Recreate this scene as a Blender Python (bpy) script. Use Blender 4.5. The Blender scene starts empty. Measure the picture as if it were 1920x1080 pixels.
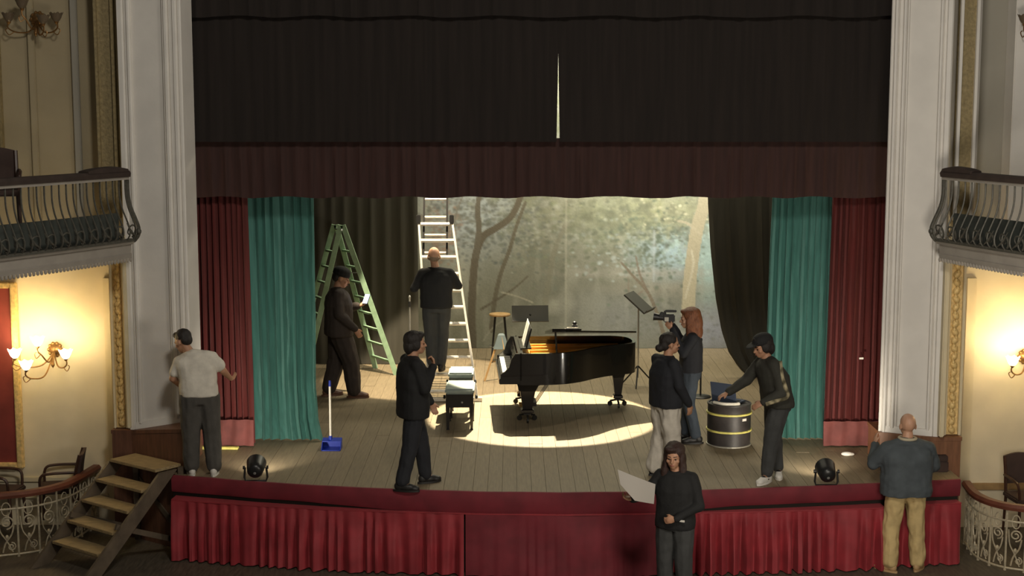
import bpy, bmesh, math, random
import numpy as np
from mathutils import Vector, Matrix, noise
random.seed(7)
S = bpy.context.scene
COL = S.collection
V = Vector

# ------------------------------------------------------------------ camera, world, lights, exposure
FPX, HORIZ, CZ, SZ = 2774.0, 180.0, 5.09, 0.90      # focal length in pixels, horizon row, eye height, stage height
PITCH = math.atan((540 - HORIZ) / FPX)
cam = bpy.data.cameras.new('camera'); cam.sensor_width = 36; cam.lens = 36 * FPX / 1920; cam.clip_end = 200
camo = bpy.data.objects.new('camera', cam); COL.objects.link(camo)
camo.location = (0, 0, CZ); camo.rotation_euler = (math.pi / 2 - PITCH, 0, 0)
S.camera = camo
S.view_settings.view_transform = 'Standard'; S.view_settings.look = 'None'
S.view_settings.exposure = 0.0; S.view_settings.gamma = 1.0; S.view_settings.use_curve_mapping = False

W = bpy.data.worlds.new('world'); S.world = W; W.use_nodes = True
W.node_tree.nodes['Background'].inputs[0].default_value = (1.0, 0.90, 0.76, 1)
W.node_tree.nodes['Background'].inputs[1].default_value = 0.055

_F = V((0, math.cos(PITCH), -math.sin(PITCH))); _U = V((0, math.sin(PITCH), math.cos(PITCH))); _X = V((1, 0, 0))
def ray(px, py): return _F + _X * ((px - 960) / FPX) + _U * ((540 - py) / FPX)
def P(px, py, Y):                                    # point seen at a pixel, at a known depth
    d = ray(px, py); return V((0, 0, CZ)) + d * (Y / d.y)
def G(px, py, z=SZ):                                 # point seen at a pixel, at a known height
    d = ray(px, py); return V((0, 0, CZ)) + d * ((z - CZ) / d.z)

def light(name, kind, loc, power, col=(1, 1, 1), aim=None, radius=0.1, **kw):
    l = bpy.data.lights.new(name, kind); l.energy = power; l.color = col
    if kind == 'AREA': l.size = radius
    else: l.shadow_soft_size = radius
    for k, v in kw.items(): setattr(l, k, v)
    o = bpy.data.objects.new(name, l); COL.objects.link(o); o.location = loc
    if aim is not None:
        o.rotation_euler = (V(aim) - V(loc)).to_track_quat('-Z', 'Y').to_euler()
    return o
R = math.radians
# the tight stage spot over the piano, hung upstage above the border curtain
light('piano_spotlight', 'SPOT', (0.42, 21.85, SZ + 5.4), 9000, (1.0, 0.86, 0.60), aim=(0.41, 19.30, SZ), radius=0.04,
      spot_size=R(28.6), spot_blend=0.05)
# work light over the ladder
light('ladder_spotlight', 'SPOT', (-1.15, 19.6, SZ + 6.6), 5200, (1.0, 0.84, 0.60), aim=(-1.2, 21.7, SZ), radius=0.05,
      spot_size=R(27), spot_blend=0.15)
# batten that washes the painted backcloth from above
light('backcloth_batten', 'AREA', (1.0, 22.6, 7.2), 430, (1.0, 0.92, 0.70), aim=(1.2, 24.5, 2.6), radius=0.5, shape='RECTANGLE', size_y=0.4)
bpy.data.lights['backcloth_batten'].size = 5.0
light('backcloth_flood', 'SPOT', (2.6, 22.3, 6.6), 800, (0.98, 0.97, 0.92), aim=(2.75, 24.5, 3.5), radius=0.15, spot_size=R(62), spot_blend=0.9)
# unseen fill added for house light: one overhead, two low in the auditorium
light('auditorium_fill', 'POINT', (0.6, 6.0, 9.2), 1450, (1.0, 0.93, 0.82), radius=0.7)
light('low_house_fill', 'POINT', (3.6, 9.6, 2.3), 460, (1.0, 0.91, 0.78), radius=0.8)
light('low_house_fill', 'POINT', (0.4, 9.0, 2.4), 40, (1.0, 0.87, 0.68), radius=0.3)

light('stage_fill', 'POINT', (2.9, 20.2, 6.4), 190, (1.0, 0.90, 0.70), radius=0.3)  # soft fill added over the stage to lift the dark right curtain

# ------------------------------------------------------------------ materials
def mat(name, col, rough=0.6, metal=0.0, var=0.0, scale=12.0, bump=0.0, bscale=80.0, stretch=(1, 1, 1), sheen=0.0,
        emit=None, estr=1.0, objvar=0.0, coat=0.0, col2=None, detail=3.0):
    m = bpy.data.materials.new(name); m.use_nodes = True
    nt = m.node_tree; b = nt.nodes['Principled BSDF']; L = nt.links.new
    b.inputs['Base Color'].default_value = (*col, 1); b.inputs['Roughness'].default_value = rough
    b.inputs['Metallic'].default_value = metal
    if sheen: b.inputs['Sheen Weight'].default_value = sheen; b.inputs['Sheen Roughness'].default_value = 0.4; b.inputs['Sheen Tint'].default_value = (*[min(1, c * 2 + .1) for c in col], 1)
    if coat: b.inputs['Coat Weight'].default_value = coat
    if emit: b.inputs['Emission Color'].default_value = (*emit, 1); b.inputs['Emission Strength'].default_value = estr
    tc = nt.nodes.new('ShaderNodeTexCoord'); mp = nt.nodes.new('ShaderNodeMapping'); mp.inputs['Scale'].default_value = stretch
    L(tc.outputs['Object'], mp.inputs['Vector'])
    out = None
    if var or col2:
        n = nt.nodes.new('ShaderNodeTexNoise'); n.inputs['Scale'].default_value = scale; n.inputs['Detail'].default_value = detail
        L(mp.outputs[0], n.inputs['Vector'])
        r = nt.nodes.new('ShaderNodeValToRGB')
        a = col; c = col2 or col
        lo = [max(0, x * (1 - var)) for x in a]; hi = [min(1, x * (1 + var)) for x in c]
        r.color_ramp.elements[0].color = (*lo, 1); r.color_ramp.elements[1].color = (*hi, 1)
        r.color_ramp.elements[0].position = 0.32; r.color_ramp.elements[1].position = 0.68
        L(n.outputs['Fac'], r.inputs['Fac']); out = r.outputs['Color']
    if objvar:
        oi = nt.nodes.new('ShaderNodeObjectInfo'); mr = nt.nodes.new('ShaderNodeMapRange')
        mr.inputs['To Min'].default_value = 1 - objvar; mr.inputs['To Max'].default_value = 1 + objvar
        L(oi.outputs['Random'], mr.inputs['Value'])
        mx = nt.nodes.new('ShaderNodeMix'); mx.data_type = 'RGBA'; mx.blend_type = 'MULTIPLY'; mx.inputs['Factor'].default_value = 1
        if out: L(out, mx.inputs['A'])
        else: mx.inputs['A'].default_value = (*col, 1)
        L(mr.outputs[0], mx.inputs['B']); out = mx.outputs['Result']
    if out: L(out, b.inputs['Base Color'])
    if bump:
        n2 = nt.nodes.new('ShaderNodeTexNoise'); n2.inputs['Scale'].default_value = bscale; n2.inputs['Detail'].default_value = 4
        L(mp.outputs[0], n2.inputs['Vector'])
        bp = nt.nodes.new('ShaderNodeBump'); bp.inputs['Strength'].default_value = bump; bp.inputs['Distance'].default_value = 0.02
        L(n2.outputs['Fac'], bp.inputs['Height']); L(bp.outputs['Normal'], b.inputs['Normal'])
    return m

M = {}
M['plaster'] = mat('plaster', (0.71, 0.68, 0.63), 0.75, var=0.05, scale=3, bump=0.06, bscale=25)
M['plaster2'] = mat('plaster_moulding', (0.74, 0.71, 0.66), 0.65, var=0.04, scale=4)
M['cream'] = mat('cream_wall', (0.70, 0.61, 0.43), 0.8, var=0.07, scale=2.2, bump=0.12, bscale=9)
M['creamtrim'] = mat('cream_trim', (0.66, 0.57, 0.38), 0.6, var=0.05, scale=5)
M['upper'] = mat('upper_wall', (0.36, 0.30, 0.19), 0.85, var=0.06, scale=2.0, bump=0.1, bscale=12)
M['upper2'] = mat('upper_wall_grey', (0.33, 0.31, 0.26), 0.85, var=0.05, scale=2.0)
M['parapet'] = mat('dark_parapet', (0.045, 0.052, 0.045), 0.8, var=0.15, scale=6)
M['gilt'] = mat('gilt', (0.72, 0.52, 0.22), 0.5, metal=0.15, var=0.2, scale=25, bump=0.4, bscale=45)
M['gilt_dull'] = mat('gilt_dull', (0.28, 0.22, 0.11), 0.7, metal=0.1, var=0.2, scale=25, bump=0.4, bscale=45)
M['plinth'] = mat('plinth_wood', (0.115, 0.050, 0.028), 0.5, var=0.25, scale=6, stretch=(4, 4, 0.6))
M['plinth_sconce_lit'] = mat('plinth_wood_sconce_lit', (0.20, 0.088, 0.042), 0.5, var=0.2, scale=6, stretch=(4, 4, 0.6))  # lit copy of the plinth wood: sconce glow put into its colour
M['plinth_light'] = mat('plinth_cap', (0.30, 0.19, 0.08), 0.5, var=0.2, scale=8)
M['reddoor'] = mat('red_door', (0.20, 0.032, 0.024), 0.7, var=0.2, scale=3, sheen=0.2)
M['housefloor'] = mat('house_floor', (0.085, 0.068, 0.048), 0.6, var=0.3, scale=5, stretch=(7, 1, 1), bump=0.1, bscale=20)
M['plank'] = mat('stage_plank', (0.215, 0.166, 0.100), 0.6, var=0.13, scale=5, stretch=(9, 0.7, 4), bump=0.12, bscale=24, objvar=0.06)
M['understage'] = mat('under_floor', (0.02, 0.016, 0.012), 0.9)
M['velvet'] = mat('red_velvet', (0.27, 0.022, 0.030), 0.7, var=0.18, scale=5, sheen=0.35)
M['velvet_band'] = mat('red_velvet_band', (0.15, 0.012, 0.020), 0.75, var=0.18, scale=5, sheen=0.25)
M['velvet_dk'] = mat('red_velvet_border', (0.040, 0.015, 0.012), 0.85, var=0.2, scale=4, stretch=(6, 6, 0.4))
M['redcurtain'] = mat('red_curtain', (0.088, 0.010, 0.008), 0.8, var=0.2, scale=4, stretch=(5, 5, 0.4), sheen=0.25)
M['redhem'] = mat('red_curtain_hem', (0.15, 0.042, 0.037), 0.85, var=0.2, scale=6, sheen=0.2)
M['teal'] = mat('teal_curtain', (0.050, 0.160, 0.136), 0.7, var=0.16, scale=5, stretch=(5, 5, 0.5), sheen=0.3)
M['blackcloth'] = mat('black_cloth', (0.060, 0.056, 0.043), 0.95, var=0.10, scale=4, stretch=(4, 4, 0.4))  # black albedo lifted to stand in for stage haze
M['darkdrape'] = mat('dark_drape', (0.015, 0.0105, 0.0085), 0.95, var=0.2, scale=3, stretch=(6, 6, 0.3))
M['stairwood'] = mat('stair_wood', (0.30, 0.22, 0.11), 0.55, var=0.25, scale=6, stretch=(2, 8, 8), bump=0.1, bscale=30)
M['stairdark'] = mat('stair_side', (0.095, 0.070, 0.045), 0.6, var=0.25, scale=6, bump=0.1, bscale=30)
M['iron'] = mat('wrought_iron', (0.10, 0.095, 0.078), 0.55, metal=0.3, var=0.2, scale=30)
M['ironpale'] = mat('painted_iron', (0.42, 0.36, 0.25), 0.5, metal=0.1, var=0.2, scale=30)
M['rail'] = mat('rail_wood', (0.13, 0.040, 0.022), 0.45, var=0.2, scale=8)
M['rail_dk'] = mat('rail_padding', (0.045, 0.030, 0.024), 0.8, var=0.2, scale=8)
M['fascia'] = mat('balcony_fascia', (0.34, 0.31, 0.27), 0.7, var=0.08, scale=6)
M['chairwood'] = mat('chair_wood', (0.05, 0.022, 0.013), 0.4, var=0.2, scale=10)
M['chairpad'] = mat('chair_pad', (0.045, 0.024, 0.018), 0.8, var=0.15, scale=10)
M['bronze'] = mat('sconce_bronze', (0.26, 0.14, 0.05), 0.4, metal=0.7, var=0.2, scale=30)
M['shade_on'] = mat('lit_shade', (0.9, 0.8, 0.6), 0.4, emit=(1.0, 0.78, 0.40), estr=20)
M['shade_off'] = mat('unlit_shade', (0.12, 0.09, 0.06), 0.3, var=0.1)
M['alu'] = mat('aluminium', (0.66, 0.62, 0.54), 0.45, metal=0.25, var=0.08, scale=30)
M['greenpaint'] = mat('green_ladder_paint', (0.30, 0.45, 0.29), 0.5, var=0.12, scale=12)
M['pianoblack'] = mat('piano_black', (0.010, 0.009, 0.008), 0.18, coat=0.5)
M['pianogold'] = mat('piano_plate', (0.72, 0.42, 0.10), 0.35, metal=0.65, var=0.1, scale=12)
M['pianowood'] = mat('soundboard', (0.42, 0.23, 0.07), 0.4, var=0.12, scale=10, stretch=(1, 12, 1))
M['ivory'] = mat('white_keys', (0.8, 0.78, 0.7), 0.3)
M['black'] = mat('black_plastic', (0.012, 0.012, 0.012), 0.35)
M['standgrey'] = mat('stand_desk_grey', (0.055, 0.055, 0.048), 0.6)
M['blackmetal'] = mat('black_metal', (0.020, 0.019, 0.018), 0.45, metal=0.3)
M['brass'] = mat('brass', (0.55, 0.36, 0.11), 0.3, metal=0.9)
M['steel'] = mat('steel', (0.5, 0.5, 0.48), 0.35, metal=0.8)
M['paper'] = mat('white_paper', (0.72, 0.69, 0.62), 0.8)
M['paper_shaded'] = mat('white_paper_shaded', (0.40, 0.37, 0.33), 0.85)  # white paper darkened: its dim light is put into the colour
M['benchpad'] = mat('bench_pad', (0.19, 0.23, 0.205), 0.55, var=0.1, scale=12)
M['wood'] = mat('light_wood', (0.42, 0.26, 0.11), 0.5, var=0.2, scale=9, stretch=(1, 1, 0.3))
M['bluegrey'] = mat('blue_grey_cap', (0.09, 0.12, 0.125), 0.7)
M['blueplastic'] = mat('blue_plastic', (0.015, 0.04, 0.36), 0.4)
M['whitepole'] = mat('white_pole', (0.75, 0.71, 0.60), 0.4)
M['yellow'] = mat('yellow_paint', (0.66, 0.60, 0.16), 0.5, var=0.2, scale=14)
M['drum'] = mat('drum_black', (0.032, 0.027, 0.026), 0.5, var=0.4, scale=5, bump=0.1, bscale=20)
M['drumsilver'] = mat('drum_rim', (0.42, 0.40, 0.34), 0.4, metal=0.5)
M['laptop'] = mat('laptop_shell', (0.065, 0.082, 0.125), 0.45, metal=0.2)
M['screen'] = mat('lit_screen', (0.1, 0.1, 0.15), 0.3, emit=(0.55, 0.62, 1.0), estr=1.6)
M['phone_screen'] = mat('phone_screen', (0.1, 0.1, 0.15), 0.3, emit=(0.62, 0.68, 1.0), estr=5)
M['lens'] = mat('lamp_lens', (0.9, 0.9, 0.85), 0.2, emit=(1.0, 0.93, 0.8), estr=6)
M['camoband'] = mat('camouflage_trim', (0.07, 0.06, 0.03), 0.8, col2=(0.42, 0.36, 0.22), scale=16, detail=1)
# people
M['skin'] = mat('skin', (0.42, 0.22, 0.13), 0.55, var=0.06, scale=10)
M['skin_pale'] = mat('skin_pale', (0.50, 0.28, 0.18), 0.5, var=0.06, scale=10)
M['hair_dk'] = mat('hair_dark', (0.014, 0.010, 0.008), 0.6, var=0.3, scale=40, stretch=(3, 3, 0.5), bump=0.4, bscale=60)
M['hair_red'] = mat('hair_auburn', (0.17, 0.058, 0.022), 0.5, var=0.35, scale=35, stretch=(3, 3, 0.4), bump=0.5, bscale=60)
M['hair_brown'] = mat('hair_brown', (0.032, 0.014, 0.010), 0.55, var=0.3, scale=40, stretch=(3, 3, 0.4), bump=0.5, bscale=60)
M['hair_grey'] = mat('hair_grey', (0.22, 0.15, 0.10), 0.6, var=0.2, scale=50)
M['eye'] = mat('eye_dark', (0.015, 0.01, 0.008), 0.3)
M['lip'] = mat('lips', (0.30, 0.09, 0.07), 0.5)
def cloth(name, col, **k): M[name] = mat(name, col, 0.85, var=0.12, scale=9, bump=0.15, bscale=50, **k)
cloth('white_cotton', (0.62, 0.58, 0.50)); cloth('charcoal', (0.065, 0.060, 0.052)); cloth('black_wool', (0.009, 0.009, 0.009))
cloth('brown_black', (0.030, 0.021, 0.016)); cloth('navy_black', (0.012, 0.013, 0.017)); cloth('grey_sweat', (0.52, 0.48, 0.41))
cloth('denim', (0.040, 0.052, 0.068)); cloth('slate', (0.060, 0.072, 0.080)); cloth('khaki', (0.50, 0.37, 0.17)); cloth('dark_olive', (0.030, 0.029, 0.022))
cloth('dark_grey', (0.040, 0.041, 0.040)); cloth('cream_collar', (0.5, 0.43, 0.3))
M['shoe_white'] = mat('shoe_white', (0.62, 0.60, 0.55), 0.6); M['shoe_dark'] = mat('shoe_dark', (0.014, 0.013, 0.012), 0.5)
M['shoe_tan'] = mat('shoe_tan', (0.42, 0.27, 0.13), 0.6); M['shoe_brown'] = mat('shoe_brown', (0.10, 0.045, 0.025), 0.5)

# ------------------------------------------------------------------ mesh helpers
def basis(d, up=V((0, 0, 1))):
    d = V(d).normalized()
    if abs(d.dot(up)) > 0.98: up = V((0, 1, 0)) if abs(d.y) < 0.9 else V((1, 0, 0))
    s = d.cross(up).normalized(); u = s.cross(d).normalized()
    return d, s, u
class MB:
    def __init__(s): s.v = []; s.f = []
    def add(s, vs, fs):
        o = len(s.v); s.v.extend([tuple(x) for x in vs]); s.f.extend([tuple(i + o for i in f) for f in fs]); return s
    def hexa(s, p): return s.add(p, [(0, 3, 2, 1), (4, 5, 6, 7), (0, 1, 5, 4), (1, 2, 6, 5), (2, 3, 7, 6), (3, 0, 4, 7)])
    def box(s, c, size, rot=None):
        x, y, z = [a / 2 for a in size]; c = V(c)
        ps = [V(q) for q in ((-x, -y, -z), (x, -y, -z), (x, y, -z), (-x, y, -z), (-x, -y, z), (x, -y, z), (x, y, z), (-x, y, z))]
        if rot is not None: ps = [rot @ q for q in ps]
        return s.hexa([c + q for q in ps])
    def beam(s, a, b, w, h, up=V((0, 0, 1))):                # square bar from a to b
        a, b = V(a), V(b); d, sd, u = basis(b - a, up); sd = sd * (w / 2); u = u * (h / 2)
        return s.hexa([a - sd - u, a + sd - u, a + sd + u, a - sd + u, b - sd - u, b + sd - u, b + sd + u, b - sd + u])
    def loft(s, rings, caps=True, closed=True):
        n = len(rings[0]); vs = [q for r in rings for q in r]; fs = []
        for i in range(len(rings) - 1):
            for j in range(n if closed else n - 1):
                k = (j + 1) % n; fs.append((i * n + j, i * n + k, (i + 1) * n + k, (i + 1) * n + j))
        if caps and closed:
            fs.append(tuple(range(n - 1, -1, -1))); fs.append(tuple((len(rings) - 1) * n + j for j in range(n)))
        return s.add(vs, fs)
    def tube(s, pts, r, n=8, caps=True):
        pts = [V(p) for p in pts]; rr = r if isinstance(r, (list, tuple)) else [r] * len(pts); rings = []
        prev = None
        for i, p in enumerate(pts):
            d = (pts[min(i + 1, len(pts) - 1)] - pts[max(i - 1, 0)])
            d = d.normalized() if d.length > 1e-9 else V((0, 0, 1))
            if prev is None: _, sd, u = basis(d)
            else:
                sd = prev - d * prev.dot(d)
                sd = sd.normalized() if sd.length > 1e-6 else basis(d)[1]
                u = sd.cross(d)
            prev = sd
            rings.append([p + (sd * math.cos(2 * math.pi * k / n) + u * math.sin(2 * math.pi * k / n)) * rr[i] for k in range(n)])
        return s.loft(rings, caps)
    def lathe(s, prof, o, n=16, axis=V((0, 0, 1)), caps=True, wob=None):
        d, sd, u = basis(axis); o = V(o); rings = []
        for r, h in prof:
            rings.append([o + d * h + (sd * math.cos(2 * math.pi * k / n) + u * math.sin(2 * math.pi * k / n)) * r * (1 if not wob else 1 + wob * math.cos(6 * 2 * math.pi * k / n) * (h > wob)) for k in range(n)])
        return s.loft(rings, caps)
    def ell(s, c, rad, rot=None, nu=12, nv=8):
        c = V(c); rings = []
        for i in range(nv + 1):
            t = math.pi * (0.03 + 0.94 * i / nv); rg = []
            for k in range(nu):
                a = 2 * math.pi * k / nu
                q = V((rad[0] * math.sin(t) * math.cos(a), rad[1] * math.sin(t) * math.sin(a), -rad[2] * math.cos(t)))
                rg.append(c + (rot @ q if rot is not None else q))
            rings.append(rg)
        return s.loft(rings)
    def cap(s, a, b, r1, r2, n=10):                           # tapered capsule
        a, b = V(a), V(b); d, sd, u = basis(b - a); rings = []
        def ring(c, r): return [c + (sd * math.cos(2 * math.pi * k / n) + u * math.sin(2 * math.pi * k / n)) * r for k in range(n)]
        for t in (80, 55, 28): rings.append(ring(a - d * r1 * math.sin(R(t)), r1 * math.cos(R(t))))
        rings.append(ring(a, r1)); rings.append(ring(b, r2))
        for t in (28, 55, 80): rings.append(ring(b + d * r2 * math.sin(R(t)), r2 * math.cos(R(t))))
        return s.loft(rings)
    def prism(s, poly, ext):                                  # planar polygon (3D points) pushed along a vector
        n = len(poly); poly = [V(p) for p in poly]; ext = V(ext)
        return s.add(poly + [p + ext for p in poly], [tuple(range(n - 1, -1, -1)), tuple(range(n, 2 * n))] + [(i, (i + 1) % n, n + (i + 1) % n, n + i) for i in range(n)])
    def sheet(s, grid, thick, nrm=V((0, 1, 0))):              # grid of points (rows) with real thickness along nrm
        h, w = len(grid), len(grid[0]); nrm = V(nrm) * thick
        vs = [q for r in grid for q in r] + [V(q) + nrm for r in grid for q in r]; o = h * w; fs = []
        for i in range(h - 1):
            for j in range(w - 1):
                a = i * w + j; fs.append((a, a + 1, a + w + 1, a + w)); fs.append((o + a, o + a + w, o + a + w + 1, o + a + 1))
        for i in range(h - 1):
            a = i * w; fs.append((a, a + w, o + a + w, o + a)); a = i * w + w - 1; fs.append((a, o + a, o + a + w, a + w))
        for j in range(w - 1):
            a = j; fs.append((a, o + a, o + a + 1, a + 1)); a = (h - 1) * w + j; fs.append((a, a + 1, o + a + 1, o + a))
        return s.add(vs, fs)
    def build(s, name, m, parent=None, smooth=False, world=False, bevel=0):
        vs = s.v
        if world and parent is not None:
            l = parent.location; vs = [(v[0] - l[0], v[1] - l[1], v[2] - l[2]) for v in vs]
        me = bpy.data.meshes.new(name); me.from_pydata(vs, [], s.f)
        b = bmesh.new(); b.from_mesh(me); bmesh.ops.recalc_face_normals(b, faces=b.faces[:])
        if bevel: bmesh.ops.bevel(b, geom=b.edges[:], offset=bevel, segments=2, affect='EDGES', clamp_overlap=True)
        b.to_mesh(me); b.free()
        me.materials.append(M[m] if isinstance(m, str) else m)
        if smooth:
            for p in me.polygons: p.use_smooth = True
            try: me.set_sharp_from_angle(angle=R(42))
            except Exception: pass
        o = bpy.data.objects.new(name, me); COL.objects.link(o)
        if parent is not None: o.parent = parent
        return o
def tag(o, label=None, cat=None, group=None, kind=None):
    if label: o['label'] = label
    if cat: o['category'] = cat
    if group: o['group'] = group
    if kind: o['kind'] = kind
    return o
def empty(name, loc, label=None, cat=None, group=None, rz=0.0, kind=None):
    o = bpy.data.objects.new(name, None); COL.objects.link(o); o.location = loc; o.rotation_euler = (0, 0, rz); o.empty_display_size = 0.1
    return tag(o, label, cat, group, kind)
def dup(o, name=None, parent=None):
    c = o.copy(); COL.objects.link(c); c.parent = parent
    if name: c.name = name
    for ch in [x for x in bpy.data.objects if x.parent == o]: dup(ch, None, c)
    return c
def interp(pts, t):                                           # piecewise linear, pts = [(t, v), ...]
    if t <= pts[0][0]: return pts[0][1]
    for (a, va), (b, vb) in zip(pts, pts[1:]):
        if t <= b: return va + (vb - va) * (t - a) / (b - a)
    return pts[-1][1]
def spline(pts, n=8):                                         # Catmull-Rom through points
    pts = [V(p) for p in pts]; out = []
    for i in range(len(pts) - 1):
        p0 = pts[max(i - 1, 0)]; p1 = pts[i]; p2 = pts[i + 1]; p3 = pts[min(i + 2, len(pts) - 1)]
        for k in range(n):
            t = k / n
            out.append(0.5 * ((2 * p1) + (p2 - p0) * t + (2 * p0 - 5 * p1 + 4 * p2 - p3) * t * t + (3 * p1 - p0 - 3 * p2 + p3) * t ** 3))
    out.append(pts[-1]); return out

# ------------------------------------------------------------------ the setting: floors, stage, walls
mb = MB(); mb.box((0, 12, -0.05), (16, 22, 0.1)); tag(mb.build('floor', 'housefloor'), 'dark board floor of the auditorium below the stage', kind='structure')

# apron edge, left to right, at stage height
EDGE_PX = [(322, 892), (400, 898), (480, 904.5), (600, 912), (740, 918.5), (900, 923.5), (1060, 925), (1200, 923.5), (1330, 920), (1480, 914.5), (1600, 909.5), (1690, 905), (1800, 900)]
EDGE = [G(*p) for p in EDGE_PX]
def edgeY(x):
    return interp([(e.x, e.y) for e in EDGE], x)
stage = empty('stage_floor', (0.3, 20, SZ), 'curved wooden plank floor of the raised stage', kind='structure')
rng = random.Random(3)
PW = 0.158; x = EDGE[0].x - 0.9; BACK = 24.9
while x < EDGE[-1].x + 0.8:
    x1 = x + PW - 0.003; xa = max(x, EDGE[0].x); 
    f0 = edgeY(x) + 0.01; f1 = edgeY(x1) + 0.01
    if x1 < EDGE[0].x + 0.02 or x > EDGE[-1].x - 0.02: f0 = f1 = 17.5
    cuts = []; y = max(f0, f1) + rng.uniform(1.2, 4.2)
    while y < BACK - 0.8: cuts.append(y); y += rng.uniform(3.2, 4.6)
    ys = cuts + [BACK]; a0, a1 = f0, f1
    for yc in ys:
        dz = rng.uniform(-0.003, 0.0)
        m_ = MB(); m_.hexa([V((x, a0, SZ - .03)), V((x1, a1, SZ - .03)), V((x1, yc - .004, SZ - .03)), V((x, yc - .004, SZ - .03)),
                            V((x, a0, SZ + dz)), V((x1, a1, SZ + dz)), V((x1, yc - .004, SZ + dz)), V((x, yc - .004, SZ + dz))])
        m_.build('plank', 'plank', stage, world=True)
        a0 = a1 = yc
    x += PW
mb = MB(); mb.prism([V((EDGE[0].x - .9, 17.5, SZ - .06)), V((EDGE[0].x, 17.5, SZ - .06))] + [V((e.x, e.y + .05, SZ - .06)) for e in EDGE] + [V((EDGE[-1].x, 17.5, SZ - .06)), V((EDGE[-1].x + .9, 17.5, SZ - .06)), V((EDGE[-1].x + .9, BACK + .2, SZ - .06)), V((EDGE[0].x - .9, BACK + .2, SZ - .06))], (0, 0, 0.03))
mb.build('sub_floor', 'understage', stage, world=True)

# red velvet band under the stage edge and the pleated skirt below it
mb = MB(); grid = []
pts = []
for i in range(len(EDGE) - 1):
    for k in range(8): pts.append(EDGE[i].lerp(EDGE[i + 1], k / 8))
pts.append(EDGE[-1])
for dz, dy in ((0.012, -0.022), (0.0, -0.03), (-.10, -.030), (-.20, -.026), (-.245, -.010), (-.25, 0.01)):
    grid.append([p + V((0, dy + 0.004 * math.sin(p.x * 9 + dz * 30), dz * (1 if dz > -.05 else .72 + .26 * max(0, 1 - ((p.x - .1) / 2.3) ** 2)))) for p in pts])
mb.sheet(grid, 0.03); tag(mb.build('trim_1', 'velvet_band', smooth=True), 'smooth red velvet band along the curved stage edge', kind='structure')

def skirt(name, px0, px1, label, seed, pleat=0.15, top=0.67, off=lambda u: 0.05, deep=1.0, m='velvet'):
    r = random.Random(seed); a = [e.x for e in EDGE]
    x0, x1 = G(px0, 905).x, G(px1, 905).x
    n = int((x1 - x0) / 0.014); ph = 0; rows = []
    phs = []; aws = []; w = 1; aw = 1
    for j in range(n + 1):
        if j % 14 == 0: w = r.uniform(0.5, 1.7); aw = r.uniform(.5, 1.3)
        ph += 2 * math.pi * 0.014 / pleat * w; phs.append(ph); aws.append(aw)
    for _ in range(6): aws = [(aws[max(0, i - 1)] + aws[i] + aws[min(n, i + 1)]) / 3 for i in range(n + 1)]
    for i in range(13):
        t = i / 12; row = []
        for j in range(n + 1):
            x = x0 + (x1 - x0) * j / n; u = j / n
            amp = (0.005 + 0.046 * min(1, t * 1.4)) * aws[j] * deep
            s_ = math.sin(phs[j] + 0.35 * math.sin(x * 3 + t * 2)); f = math.copysign(abs(s_) ** .8, s_) + 0.3 * math.sin(2 * phs[j] + 1.1)
            y = edgeY(x) - 0.035 - off(u) - 0.05 * t - amp * f + 0.02 * noise.noise(V((x * 2, t * 2, seed)))
            z = top * (1 - t) + (0.012 + 0.008 * abs(math.sin(phs[j] / 2))) * t
            row.append(V((x, y, z)))
        rows.append(row)
    b = MB(); b.sheet(rows, 0.014)
    return tag(b.build(name, m, smooth=True), label, 'skirt', 'pleated skirts under the stage')
offL = lambda u: 0.02 + 0.13 * max(0, 1 - u / 0.55) ** 1.0
offR = lambda u: 0.02 + 0.12 * u
skirt('stage_skirt', 316, 872, 'pleated red velvet skirt under the stage edge right of the wooden stairs', 1, off=lambda u: offL(u * .61))
skirt('stage_skirt', 875, 1228, 'flat red velvet panel with shade in its colour under the middle of the stage edge', 4, off=lambda u: .02, deep=.12, m='velvet_band')  # shadow over the middle panel is put into this darker velvet
skirt('stage_skirt', 1231, 1652, 'pleated red velvet skirt on stage front between the paper-holding woman and bald man', 2, pleat=0.165, off=offR, deep=1.35)
skirt('stage_skirt', 1668, 1803, 'short pleated red velvet skirt ending at the right-hand iron railing', 3, pleat=0.15, off=lambda u: 0.10)
# ledges the skirts hang from
for nm, p0, p1, of in (('trim_2', 316, 1228, offL), ('trim_3', 1231, 1652, offR), ('trim_4', 1668, 1803, lambda u: 0.1)):
    b = MB(); g = [[], []]; x0, x1 = G(p0, 905).x, G(p1, 905).x
    for j in range(61):
        u = j / 60; x = x0 + (x1 - x0) * u
        g[0].append(V((x, edgeY(x) + 0.05, 0.655))); g[1].append(V((x, edgeY(x) - .04 - of(u), 0.672)))
    b.sheet(g, 0.012, V((0, 0, 1))); tag(b.build(nm, 'velvet'), 'narrow velvet covered ledge over the stage skirt', kind='structure')
b = MB(); g = []
for z in (0.0, SZ - .07): g.append([V((p.x, p.y + .06, z)) for p in pts])
b.sheet(g, 0.02); tag(b.build('wall_front', 'understage'), 'dark board front under the stage', kind='structure')

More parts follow.
